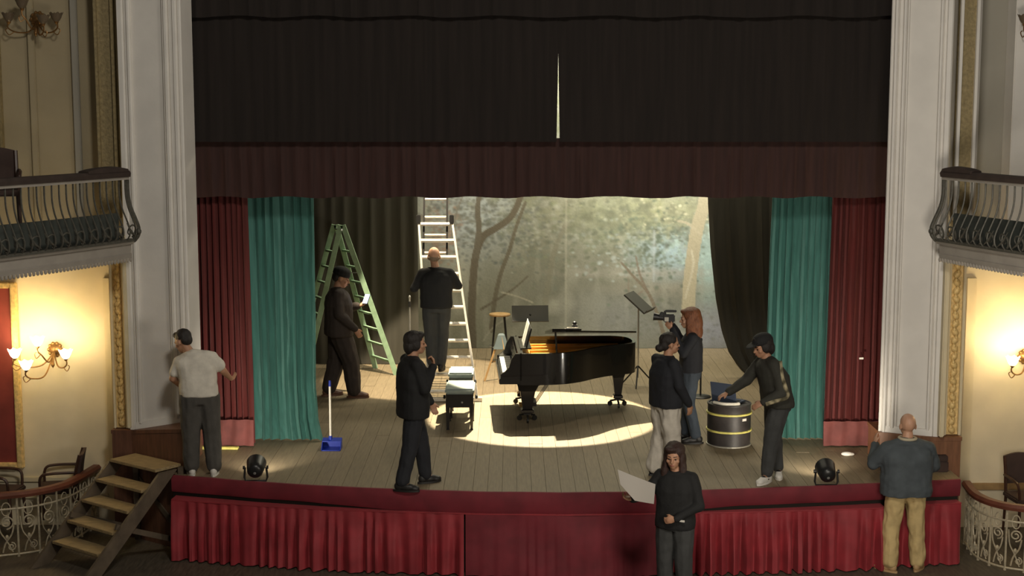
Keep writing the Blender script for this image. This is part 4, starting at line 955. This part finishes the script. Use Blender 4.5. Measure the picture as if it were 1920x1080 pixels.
def drum():
    p = G(1367, 834); root = empty('oil_drum', (p.x, p.y + .05, SZ), 'short black oil drum with yellow bands used as a table', 'barrel', rz=0)
    b = MB(); b.lathe([(.24, 0), (.262, .01), (.258, .03), (.262, .17), (.262, .33), (.258, .49), (.265, .50), (.265, .515), (.245, .515), (.24, .505)], (0, 0, 0), 32); b.build('body', 'drum', root, smooth=True)
    for z in (.19, .40):
        b = MB(); b.lathe([(.26, -.014), (.275, -.01), (.278, 0), (.275, .01), (.26, .014)], (0, 0, z), 32); b.build('yellow_band', 'yellow', root, smooth=True)
    b = MB(); b.lathe([(.255, 0), (.27, .004), (.27, .018), (.255, .022)], (0, 0, 0), 32); b.build('bottom_rim', 'drumsilver', root)
    b = MB(); b.box((.15, -.222, .345), (.06, .01, .03), Matrix.Rotation(R(33), 3, 'Z')); b.build('sticker', 'paper', root)
    return root
dr = drum(); T = V(dr.location) + V((0, 0, .515))
e = empty('laptop', T + V((.0, .04, 0)), 'dark blue laptop open on the oil drum', 'laptop', rz=R(142))
b = MB(); b.box((0, 0, .011), (.34, .24, .02)); base = b.build('base', 'laptop', e, bevel=.004)
b = MB(); b.box((0, .01, .0225), (.29, .11, .003)); b.build('keyboard', 'black', base)
rot = Matrix.Rotation(R(-12), 3, 'X'); b = MB(); b.box((0, .135, .135), (.34, .012, .24), rot); scr = b.build('screen_lid', 'laptop', e, bevel=.004)
b = MB(); b.box((0, .128, .135), (.31, .004, .20), rot); b.build('display', 'screen', scr)
b = MB(); b.tube(spline([T + V((-.20, -.10, .02)), T + V((-.10, -.20, .02)), T + V((.03, -.215, .02)), T + V((.09, -.19, .02))], 6), .02, 7); o = b.build('cable_coil', 'whitepole', smooth=True); tag(o, 'pale rolled cable lying on top of the oil drum', 'cable')
b = MB(); o = empty('dark_box', (G(1772, 902).x, 16.28, SZ), 'small dark case at the right end of the stage edge', 'case'); b.box((0, .0, .06), (.30, .14, .12)); b.build('body', 'chairpad', o, bevel=.01); b = MB(); b.box((.09, 0, .15), (.11, .12, .07)); b.build('lid', 'chairpad', o, bevel=.01)

# ------------------------------------------------------------------ people
TMP = bpy.data.scenes.new('workbench')                        # scratch scene for voxel modelling, removed at the end
def remesh(mb, name, m, voxel, smooth, parent=None, wrinkle=0.0, wseed=0.0, wscale=(7, 7, 8)):
    me = bpy.data.meshes.new(name); me.from_pydata(mb.v, [], mb.f)
    b = bmesh.new(); b.from_mesh(me); bmesh.ops.recalc_face_normals(b, faces=b.faces[:]); b.to_mesh(me); b.free()
    t = bpy.data.objects.new('tmp', me); TMP.collection.objects.link(t)
    r = t.modifiers.new('r', 'REMESH'); r.mode = 'VOXEL'; r.voxel_size = voxel; r.adaptivity = 0
    if smooth: k = t.modifiers.new('s', 'SMOOTH'); k.factor = .5; k.iterations = smooth
    TMP.view_layers[0].update(); dg = TMP.view_layers[0].depsgraph; out = bpy.data.meshes.new_from_object(t.evaluated_get(dg))
    bpy.data.objects.remove(t); bpy.data.meshes.remove(me); out.name = name
    if wrinkle:
        n_ = len(out.vertices); co = np.empty(n_ * 3, np.float32); nr = np.empty(n_ * 3, np.float32)
        out.vertices.foreach_get('co', co); out.vertex_normals.foreach_get('vector', nr); co = co.reshape(-1, 3); nr = nr.reshape(-1, 3)
        dv = np.empty(n_, np.float32)
        for i_, c in enumerate(co.tolist()):
            q = V((c[0] * wscale[0] + wseed, c[1] * wscale[1], c[2] * wscale[2] + wseed)); dv[i_] = noise.noise(q) + .5 * noise.noise(q * 2.1)
        out.vertices.foreach_set('co', (co + nr * (wrinkle * dv)[:, None]).reshape(-1).astype(np.float32))
    out.materials.clear(); out.materials.append(M[m])
    for p in out.polygons: p.use_smooth = True
    o = bpy.data.objects.new(name, out); COL.objects.link(o)
    if parent is not None: o.parent = parent
    return o
DEF = dict(pel=(0, 0, .95), chest=(0, 0, 1.26), neck=(0, -.01, 1.46), head=(0, .015, 1.625), yaw=0, pitch=0, roll=0,
           shR=(.18, -.01, 1.395), elR=(.25, -.04, 1.14), wrR=(.26, .05, .89), hdR=(0, .15, -1), hnR=(-1, 0, 0), cR=25,
           shL=(-.18, -.01, 1.395), elL=(-.25, -.04, 1.14), wrL=(-.26, .05, .89), hdL=(0, .15, -1), hnL=(1, 0, 0), cL=25,
           hipR=(.09, 0, .92), knR=(.105, .02, .50), anR=(.11, -.02, .09), ftR=-8, hipL=(-.09, 0, .92), knL=(-.105, .02, .50), anL=(-.11, -.02, .09), ftL=8)
def ring(c, rx, ry, az, n=18, tilt=None):
    out = []
    for k in range(n):
        a = 2 * math.pi * k / n; ca, sa = math.cos(a), math.sin(a)
        x = rx * math.copysign(abs(ca) ** .85, ca); y = ry * math.copysign(abs(sa) ** .85, sa)
        out.append(V(c) + V((x * math.cos(az) - y * math.sin(az), x * math.sin(az) + y * math.cos(az), 0)))
    return out
def person(loc, face, H, label, top, legs, skin='skin', hair=None, shoe='shoe_dark', shoe_sole=None, pose=None, sleeve=1.0, hem=.84, fat=1.0, legw=1.0, wid=1.0, collar=None, hat=None, twist=0.0, voxel=.0085, jw=.008, lw=.009, cuff=1.0, laces=False, group='people at work around the stage'):
    J = dict(DEF); J.update(pose or {}); k = H / 1.75
    J = {n: (V(v) * k if isinstance(v, tuple) and n[:2] not in ('hd', 'hn') else (V(v) if isinstance(v, tuple) else v)) for n, v in J.items()}
    f = fat * k
    tw = R(twist)
    # skin: head, neck, arms, hands, trunk core and legs in one surface
    b = MB(); hr = Matrix.Rotation(R(J['yaw']), 3, 'Z') @ Matrix.Rotation(R(J['pitch']), 3, 'X') @ Matrix.Rotation(R(J['roll']), 3, 'Y'); hc = J['head']
    hk = k * 1.09
    def hp(x, y, z): return hc + hr @ (V((x, y, z)) * hk)
    def he(bb, c, r, extra=None): bb.ell(hp(*c), [q * hk for q in r], hr if extra is None else hr @ extra, 14, 10)
    he(b, (0, -.008, .028), (.076, .096, .092)); he(b, (0, .030, -.045), (.058, .062, .066)); he(b, (0, .052, -.085), (.034, .036, .026))
    he(b, (0, .070, .012), (.058, .024, .020))                                   # brow
    b.cap(hp(0, .088, .008), hp(0, .108, -.032), .009 * k, .014 * k, 8)          # nose
    he(b, (0, .084, -.066), (.024, .014, .013))                                  # mouth mound
    for sx in (-1, 1): he(b, (sx * .077, -.008, -.012), (.011, .022, .032)); he(b, (sx * .042, .058, -.03), (.024, .024, .022))
    b.cap(J['neck'] - V((0, 0, .05 * k)), hp(0, -.012, -.06), .058 * f, .052 * k)
    b.loft([ring(J['pel'] - V((0, 0, .07 * k)), .12 * f, .09 * f, 0), ring(J['pel'], .14 * f, .10 * f, 0), ring(J['pel'].lerp(J['chest'], .5), .125 * f, .092 * f, 0), ring(J['chest'], .155 * f, .108 * f, 0), ring(J['neck'] - V((0, 0, .06 * k)), .12 * f, .075 * f, 0)])
    for s in 'RL':
        sg = 1 if s == 'R' else -1
        sh, el, wr = J['sh' + s], J['el' + s], J['wr' + s]
        b.cap(J['chest'].lerp(J['neck'], .5), sh - V((0, 0, .01)), .055 * f, .045 * f); b.cap(sh, el, .046 * f, .041 * f); b.cap(el, wr, .041 * f, .027 * k)
        d = J['hd' + s].normalized(); n = J['hn' + s]; n = (n - d * n.dot(d)).normalized(); sd = d.cross(n) * (1 if s == 'R' else -1)
        # thumb side: sd as computed points to the thumb for a relaxed hand
        rot = Matrix((sd, d, n)).transposed(); c = wr + d * (.050 * k)
        b.ell(c, (.040 * k, .052 * k, .017 * k), rot, 10, 8); b.cap(wr, wr + d * .03 * k, .027 * k, .024 * k, 8)
        cr = R(J['c' + s])
        for i, ln in enumerate((.062, .072, .068, .052)):
            p0 = wr + (d * .088 + sd * ((1.5 - i) * .0195)) * k
            d1 = (d * math.cos(cr) + n * math.sin(cr)); d2 = (d * math.cos(2.3 * cr) + n * math.sin(2.3 * cr))
            p1 = p0 + d1 * (ln * .55 * k); p2 = p1 + d2 * (ln * .5 * k); b.cap(p0 - d * .02 * k, p1, .0098 * k, .009 * k, 7); b.cap(p1, p2, .009 * k, .0078 * k, 7)
        t0 = wr + (d * .028 + sd * .030) * k; t1 = t0 + (d * .7 + sd * .55 + n * .35).normalized() * .038 * k; t2 = t1 + (d * .85 + sd * .1 + n * .5).normalized() * .030 * k
        b.cap(t0, t1, .013 * k, .011 * k, 7); b.cap(t1, t2, .011 * k, .009 * k, 7)
        hp_, kn, an = J['hip' + s], J['kn' + s], J['an' + s]
        b.cap(hp_, kn, .075 * f, .05 * f); b.cap(kn, an, .05 * f, .034 * k)
        fa = R(J['ft' + s]); fd = V((-math.sin(fa), math.cos(fa), 0)); b.cap(an, an + fd * .12 * k - V((0, 0, .05 * k)), .034 * k, .028 * k)
    body = remesh(b, 'person', skin, voxel, 2)
    body.location = loc; body.rotation_euler = (0, 0, R(face)); tag(body, label, 'person', group)
    # face details
    for sx in (-1, 1):
        e = MB(); e.ell(hp(sx * .030, .082, -.006), (.012 * k, .007 * k, .0075 * k), hr, 8, 6); e.build('eye', 'eye', body, smooth=True)
        e = MB(); e.cap(hp(sx * .016, .094, .020), hp(sx * .046, .080, .022), .0045 * k, .003 * k, 6); e.build('eyebrow', hair_m(hair), body, smooth=True)
    e = MB(); e.ell(hp(0, .098, -.064), (.021 * k, .006 * k, .007 * k), hr, 10, 6); e.build('mouth', 'lip', body, smooth=True)
    # jacket or shirt
    b = MB(); w = .018 * k; pc, cc, nc = J['pel'], J['chest'], J['neck']
    hz = hem * k
    ht = V((pc.x, pc.y, hz))
    rings = [ring(ht, .185 * f * wid + w * .3, .138 * f + w * .3, 0), ring(pc.lerp(ht, .4), .186 * f * wid + w * .4, .140 * f + w * .4, 0), ring(pc.lerp(cc, .45), .178 * f * wid + w * .5, .134 * f + w * .5, tw * .5),
             ring(cc, .188 * f * wid + w * .5, .138 * f + w * .4, tw), ring(cc.lerp(nc, .5), .172 * f * wid + w * .3, .115 * f + w * .3, tw), ring(cc.lerp(nc, .78), .13 * f * wid, .095 * f, tw), ring(nc - V((0, 0, .025 * k)), .085 * f, .075 * f, tw), ring(nc + V((0, 0, .012 * k)), .066 * f, .066 * f, tw)]
    b.loft(rings)
    for s in 'RL':
        sh, el, wr = J['sh' + s], J['el' + s], J['wr' + s]
        b.cap(cc.lerp(nc, .72), sh, .075 * f, .064 * f)
        if sleeve >= .9:
            b.cap(sh, el, .066 * f, .056 * f); b.cap(el, el.lerp(wr, .96), .056 * f, .040 * f)
        else:
            b.cap(sh, sh.lerp(el, .62), .064 * f, .066 * f)
    top_name = {'white_cotton': 't_shirt'}.get(top, 'jacket')
    remesh(b, top_name, top, .011, 5, body, jw, H * 7 + face)
    # trousers
    b = MB(); lf = f * legw
    b.loft([ring(pc + V((0, 0, .05 * k)), .165 * f, .120 * f, 0), ring(pc - V((0, 0, .03 * k)), .176 * f, .130 * f, 0), ring(pc - V((0, 0, .11 * k)), .168 * f, .122 * f, 0)])
    for s in 'RL':
        hp_, kn, an = J['hip' + s], J['kn' + s], J['an' + s]
        b.cap(hp_, kn, .104 * lf, .080 * lf); b.cap(kn, kn.lerp(an, .93), .080 * lf, .066 * lf * cuff)
    remesh(b, 'trousers', legs, .011, 5, body, lw, H * 3 + face, (11, 11, 6))
    # shoes
    for s in 'RL':
        an = J['an' + s]; fa = R(J['ft' + s]); fd = V((-math.sin(fa), math.cos(fa), 0)); sd = V((fd.y, -fd.x, 0)); fl = an.z - .09 * k
        rot = Matrix((sd, fd, V((0, 0, 1)))).transposed(); b = MB()
        def fp(x, y, z): return V((an.x, an.y, fl)) + (sd * x + fd * y) * k + V((0, 0, z * k))
        b.ell(fp(0, -.035, .055), (.042 * k, .055 * k, .055 * k), rot, 12, 8); b.ell(fp(0, .06, .045), (.045 * k, .10 * k, .045 * k), rot, 12, 8); b.ell(fp(0, .135, .035), (.047 * k, .065 * k, .035 * k), rot, 12, 8); b.cap(fp(0, -.02, .06), fp(0, -.02, .12), .045 * k, .042 * k)
        so = remesh(b, 'shoe', shoe, .010, 3, body)
        b = MB(); rr_ = []
        for z in (.0, .022):
            rr_.append([fp(.05 * math.cos(a) * (1.0 if math.sin(a) > -.3 else .85), .05 + .150 * math.sin(a), z) for a in [2 * math.pi * i / 16 for i in range(16)]])
        b.loft(rr_); b.build('sole', shoe_sole or shoe, so, smooth=True)
        if laces: b = MB(); b.ell(fp(0, .055, .074), (.030 * k, .055 * k, .022 * k), rot, 10, 6); b.ell(fp(0, .02, .05), (.0465 * k, .05 * k, .014 * k), rot, 10, 6); b.build('laces', 'shoe_dark', so, smooth=True)
    # hair and hats
    b = MB()
    if hair:
        kind, hm = hair
        if kind == 'short':
            he(b, (0, -.022, .048), (.082, .096, .082)); he(b, (0, -.06, .0), (.070, .052, .065)); he(b, (0, .045, .085), (.062, .045, .035))
        elif kind == 'thin':
            he(b, (0, -.045, -.012), (.079, .062, .045))
        elif kind == 'bun':
            he(b, (0, -.022, .045), (.086, .100, .086)); he(b, (0, -.065, -.01), (.072, .055, .07)); he(b, (0, -.118, -.045), (.045, .045, .045))
        elif kind == 'medium':
            he(b, (0, -.024, .045), (.090, .104, .088)); he(b, (0, -.065, -.03), (.080, .060, .085)); he(b, (.062, -.01, -.01), (.028, .055, .06)); he(b, (-.062, -.01, -.01), (.028, .055, .06)); he(b, (0, .05, .085), (.068, .045, .035))
        elif kind == 'long':
            he(b, (0, -.032, .048), (.104, .115, .096)); he(b, (0, -.085, -.05), (.108, .078, .14)); he(b, (0, -.092, -.15), (.112, .064, .11))
            for sx in (-1, 1): he(b, (sx * .078, -.015, -.05), (.030, .060, .115)); he(b, (sx * .088, -.01, -.16), (.040, .060, .13))
            he(b, (.02, .055, .088), (.066, .045, .03))
        remesh(b, 'hair', hm, .010, 3, body, .006, H, (26, 26, 8))
    if hat:
        b = MB(); kind, hm = hat
        he(b, (0, -.010, .070), (.093, .112, .075)); 
        if kind == 'beanie': he(b, (0, -.008, .045), (.097, .115, .045))
        else:
            he(b, (0, -.012, .050), (.094, .112, .035)); b.loft([[hp(.085 * math.cos(a), .075 + .11 * math.sin(a), .050 + z - .02 * math.sin(a)) for a in [math.pi * i / 12 for i in range(13)]] for z in (0, .012)])
        remesh(b, 'hat', hm, .009, 3, body)
    if collar:
        b = MB(); pts_ = [J['neck'] + V((math.cos(a) * .068 * f, math.sin(a) * .068 * f, .02 * k)) for a in [2 * math.pi * i / 16 for i in range(17)]]
        b.tube(pts_, .016 * k, 8); b.build('collar', collar, body, smooth=True)
    return body, J, hp
def hair_m(h): return h[1] if h else 'hair_grey'
def fwd(face, x, y): a = R(face); return V((x * math.cos(a) - y * math.sin(a), x * math.sin(a) + y * math.cos(a), 0))

# 1 man in the white T-shirt, back turned
p = G(378, 891); person((p.x, p.y, SZ), 12, 1.70, 'man in white T-shirt and dark grey trousers at the left stage edge, back turned', 'white_cotton', 'charcoal', 'skin', ('short', 'hair_dk'), 'shoe_white', fat=1.10, wid=1.06, legw=1.22, sleeve=.5, hem=.93, cuff=1.05, jw=.011,
    pose=dict(head=(-.165, .11, 1.545), yaw=42, pitch=-24, neck=(-.075, .06, 1.43), chest=(-.025, .02, 1.26), shR=(.155, .03, 1.36), shL=(-.205, .04, 1.33), elL=(-.29, .06, 1.13), wrL=(-.20, .22, 1.00), hdL=(.6, .7, .1), hnL=(0, 0, 1), elR=(.27, .05, 1.20), wrR=(.36, .22, 1.07), hdR=(.5, .8, .0), hnR=(-.5, 0, .3), knR=(.13, .02, .5), anR=(.14, -.02, .09), anL=(-.11, .04, .09)))
# 2 man in a hat with a phone
p = G(660, 744); b2, J2, _ = person((p.x - .17, p.y, SZ), -78, 1.84, 'man in dark hat and dark clothes looking at a glowing phone by the green stepladder', 'brown_black', 'brown_black', 'skin', ('short', 'hair_dk'), 'shoe_brown', hat=('beanie', 'black_wool'), fat=1.32, wid=1.12, legw=1.15,
    pose=dict(head=(0, .04, 1.60), pitch=-18, elL=(-.24, .10, 1.16), wrL=(-.12, .27, 1.20), hdL=(.2, .9, .25), hnL=(.1, -.2, 1), elR=(.27, -.02, 1.15), wrR=(.26, .19, .95), hdR=(0, .5, -.8), anR=(.10, .18, .09), knR=(.10, .14, .50), anL=(-.10, -.14, .09), knL=(-.10, -.02, .5)))
# 3 man on the ladder
p = P(818, 690, 20.05); zf = 5.09 and P(818, 694, 20.05).z
b3, J3, _ = person((p.x + .01, 20.0, zf), 2, 1.70, 'bald man in black jacket climbing the aluminium ladder, seen from behind', 'black_wool', 'dark_grey', 'skin_pale', ('thin', 'hair_grey'), 'shoe_dark', fat=1.10, wid=1.1, legw=1.05, hem=.90,
    pose=dict(head=(-.03, .03, 1.625), pitch=8, shR=(.19, 0, 1.39), shL=(-.19, 0, 1.39), elL=(-.31, .05, 1.17), wrL=(-.22, .27, 1.24), hdL=(.4, .7, .5), hnL=(.6, .5, 0), elR=(.31, .06, 1.20), wrR=(.22, .30, 1.16), hdR=(-.2, .8, .5), hnR=(-.6, .5, 0), anR=(.06, 0, .09), knR=(.08, .05, .5), anL=(-.06, .0, .09), knL=(-.085, .03, .5)))
# 4 person in black at the stage edge
p = G(772, 912); b4, J4, _ = person((p.x + .02, p.y, SZ), -68, 1.70, 'person all in black at the stage edge before the ladder, hand at chin', 'black_wool', 'navy_black', 'skin', ('medium', 'hair_dk'), 'shoe_dark', fat=1.2, wid=1.05, hem=.80, legw=.98,
    pose=dict(head=(0, .035, 1.615), yaw=-8, elR=(.24, .06, 1.14), wrR=(.10, .21, 1.36), hdR=(-.5, .1, 1), hnR=(0, -1, 0), cR=55, elL=(-.22, .12, 1.13), wrL=(-.16, .27, .90), hdL=(0, .35, -1), anR=(.14, -.18, .09), knR=(.12, -.07, .5), anL=(-.09, .17, .09), knL=(-.10, .12, .5), ftR=-30))
# 5 person in black jacket and pale sweatpants
p = G(1246, 893); person((p.x, p.y, SZ), -62, 1.62, 'person in black puffer jacket and pale grey sweatpants beside the piano', 'navy_black', 'grey_sweat', 'skin', ('bun', 'hair_dk'), 'shoe_dark', fat=1.14, wid=1.12, hem=.86, legw=1.2, cuff=1.2, lw=.017,
    pose=dict(head=(0, .05, 1.61), yaw=-14, neck=(0, .02, 1.46), elR=(.28, .0, 1.15), wrR=(.25, .17, .90), hdR=(-.1, .2, -1), elL=(-.25, .08, 1.13), wrL=(-.14, .22, .95), anR=(.12, .05, .09), anL=(-.12, -.06, .09)))
# 6 woman with the camera
p = G(1293, 828); b6, J6, _ = person((p.x, p.y, SZ), 84, 1.64, 'auburn-haired woman in black jacket and jeans filming with a camera', 'navy_black', 'denim', 'skin_pale', ('long', 'hair_red'), 'shoe_dark', fat=1.06, hem=.93, legw=1.0,
    pose=dict(head=(0, .03, 1.62), pitch=-4, elL=(-.26, .10, 1.20), wrL=(-.10, .25, 1.50), hdL=(.4, .6, .5), hnL=(.8, 0, .3), elR=(.27, .08, 1.22), wrR=(.11, .24, 1.52), hdR=(-.4, .6, .5), hnR=(-.8, 0, .3), anR=(.10, .06, .09), anL=(-.10, -.08, .09)))
c_ = V(b6.location) + fwd(84, 0, .27) + V((0, 0, 1.525)); e = empty('video_camera', c_, 'black video camera held to her face by the auburn-haired woman', 'camera', rz=R(84))
b = MB(); b.box((0, 0, 0), (.10, .14, .10)); bd = b.build('body', 'black', e, bevel=.012); b = MB(); b.lathe([(.035, 0), (.04, .05), (.045, .10), (.05, .13), (.04, .13), (.035, .1)], (0, .06, .0), 16, V((0, 1, .12))); b.build('lens', 'black', bd, smooth=True)
b = MB(); b.box((0, -.02, .085), (.035, .14, .03)); b.box((0, .05, .06), (.03, .03, .06)); b.build('handle', 'black', bd, bevel=.006); b = MB(); b.box((-.055, .03, -.01), (.008, .05, .05)); b.build('side_panel', 'drumsilver', bd); b = MB(); b.box((-.07, .09, .05), (.05, .05, .07), Matrix.Rotation(R(25), 3, 'X')); b.build('microphone', 'black', bd, bevel=.01)
# 7 person in the cap at the drum
p = G(1450, 898); b7, J7, _ = person((p.x, p.y, SZ), 98, 1.68, 'person in black cap and dark clothes with camouflage trim leaning over the laptop', 'dark_olive', 'dark_grey', 'skin', ('medium', 'hair_dk'), 'shoe_white', 'shoe_white', hat=('cap', 'black_wool'), fat=1.2, wid=1.08, hem=.86, legw=1.05, cuff=.85, laces=True,
    pose=dict(pel=(0, -.03, .94), chest=(0, .04, 1.23), neck=(0, .10, 1.40), head=(0, .16, 1.55), pitch=-16, yaw=10, shR=(.18, .10, 1.36), shL=(-.18, .08, 1.36), elL=(-.27, .00, 1.06), wrL=(-.24, .22, .95), hdL=(.2, .8, -.4), hnL=(.6, 0, -.6), elR=(.22, .28, 1.12), wrR=(.12, .52, 1.0), hdR=(-.1, .9, -.3), hnR=(0, -.2, -1), hipR=(.09, -.03, .92), hipL=(-.09, -.03, .92), anL=(-.15, .13, .09), knL=(-.12, .07, .5), anR=(.10, -.09, .09), knR=(.11, -.02, .5), ftL=40, ftR=75))
for s in 'L':
    b = MB(); sh, el, wr = J7['shL'], J7['elL'], J7['wrL']; off = V((-.062, -.03, 0))
    b.tube(spline([sh + V((-.03, -.055, .05)), sh.lerp(el, .35) + off, sh.lerp(el, .8) + off, el + V((-.045, -.03, -.035)), el.lerp(wr, .5) + V((-.05, .0, -.03)), wr + V((-.04, -.02, -.01))], 5), .022, 7); b.build('camouflage_trim', 'camoband', b7, smooth=True)
# 8 woman with papers in front of the stage
Y8 = 14.4; p = P(1266, 1000, Y8); b8, J8, _ = person((p.x, Y8, 0), 152, 1.655, 'long-haired woman in black in front of the stage holding out a large white sheet', 'black_wool', 'dark_grey', 'skin', ('long', 'hair_brown'), 'shoe_dark', fat=1.08, wid=1.05, hem=.85, legw=1.15,
    pose=dict(head=(0.02, .02, 1.62), yaw=12, pitch=-4, elR=(.30, .08, 1.20), wrR=(.38, .27, 1.17), hdR=(.7, .5, .2), hnR=(-.3, .2, 1), cR=40, elL=(-.27, .02, 1.12), wrL=(-.08, .20, 1.0), hdL=(.8, .3, -.2), hnL=(0, -1, 0), cL=40))
hw = V(b8.location) + fwd(152, *(J8['wrR'] + J8['hdR'].normalized() * .1).xy) + V((0, 0, J8['wrR'].z))
b = MB(); c = [P(1158, 880, Y8 - .25), P(1229, 908, Y8 - .12), P(1226, 945, Y8 - .12), P(1190, 938, Y8 - .22), P(1163, 908, Y8 - .25)]
def bil(u, v): 
    t = c[0].lerp(c[1], u); bt = c[4].lerp(c[3], min(1, u * 2)) if u < .5 else c[3].lerp(c[2], (u - .5) * 2); return t.lerp(bt, v) + V((0, -.015 * math.sin(math.pi * u), 0))
b.sheet([[bil(j / 8, i / 5) for j in range(9)] for i in range(6)], .003); o = b.build('paper_sheet', 'paper_shaded', smooth=True); tag(o, 'large white sheet of paper held out by the woman before the stage', 'paper')
b = MB(); b.box((0, 0, 0), (.05, .012, .018)); o = b.build('white_tag', 'paper', b8); o.location = (-.14, .175, .93)  # small white tag added to stand in for a bright highlight
# 9 bald man from behind
p = G(1692, 1068, 0); b9, J9, _ = person((p.x, p.y - .02, 0), 3, 1.74, 'bald man in slate blue jacket and khaki trousers leaning at the stage edge, back turned', 'slate', 'khaki', 'skin_pale', None, 'shoe_tan', fat=1.30, wid=1.14, legw=.90, hem=.85, collar='cream_collar', jw=.012, lw=.018, cuff=1.15, twist=0,
    pose=dict(head=(.01, .04, 1.60), neck=(0, 0, 1.45), shR=(.225, 0, 1.355), shL=(-.225, 0, 1.355), elR=(.33, .06, 1.15), wrR=(.19, .26, 1.02), hdR=(-.6, .7, 0), hnR=(0, 0, -1), elL=(-.34, .08, 1.18), wrL=(-.27, .26, 1.34), hdL=(.1, .4, 1), hnL=(1, 0, 0), hipR=(.10, 0, .92), hipL=(-.10, 0, .92), anR=(.16, .0, .09), knR=(.135, .02, .5), anL=(-.16, -.03, .09), knL=(-.135, .02, .5), ftL=40, ftR=-35))
# the glowing phone
hp2 = J2['wrL'] + J2['hdL'].normalized() * .10 * 1.05; w2 = V(b2.location) + fwd(-78, hp2.x, hp2.y) + V((0.02, -.02, hp2.z + .075))
e = empty('mobile_phone', w2, 'glowing mobile phone held by the man in the hat', 'phone'); rot = V((-.40, -.72, .55)).to_track_quat('Z', 'Y').to_matrix()
b = MB(); b.box((0, 0, 0), (.085, .15, .01), rot); b.build('case', 'black', e); b = MB(); b.box(rot @ V((0, 0, .007)), (.075, .14, .003), rot); b.build('screen', 'phone_screen', e)

bpy.data.scenes.remove(TMP)
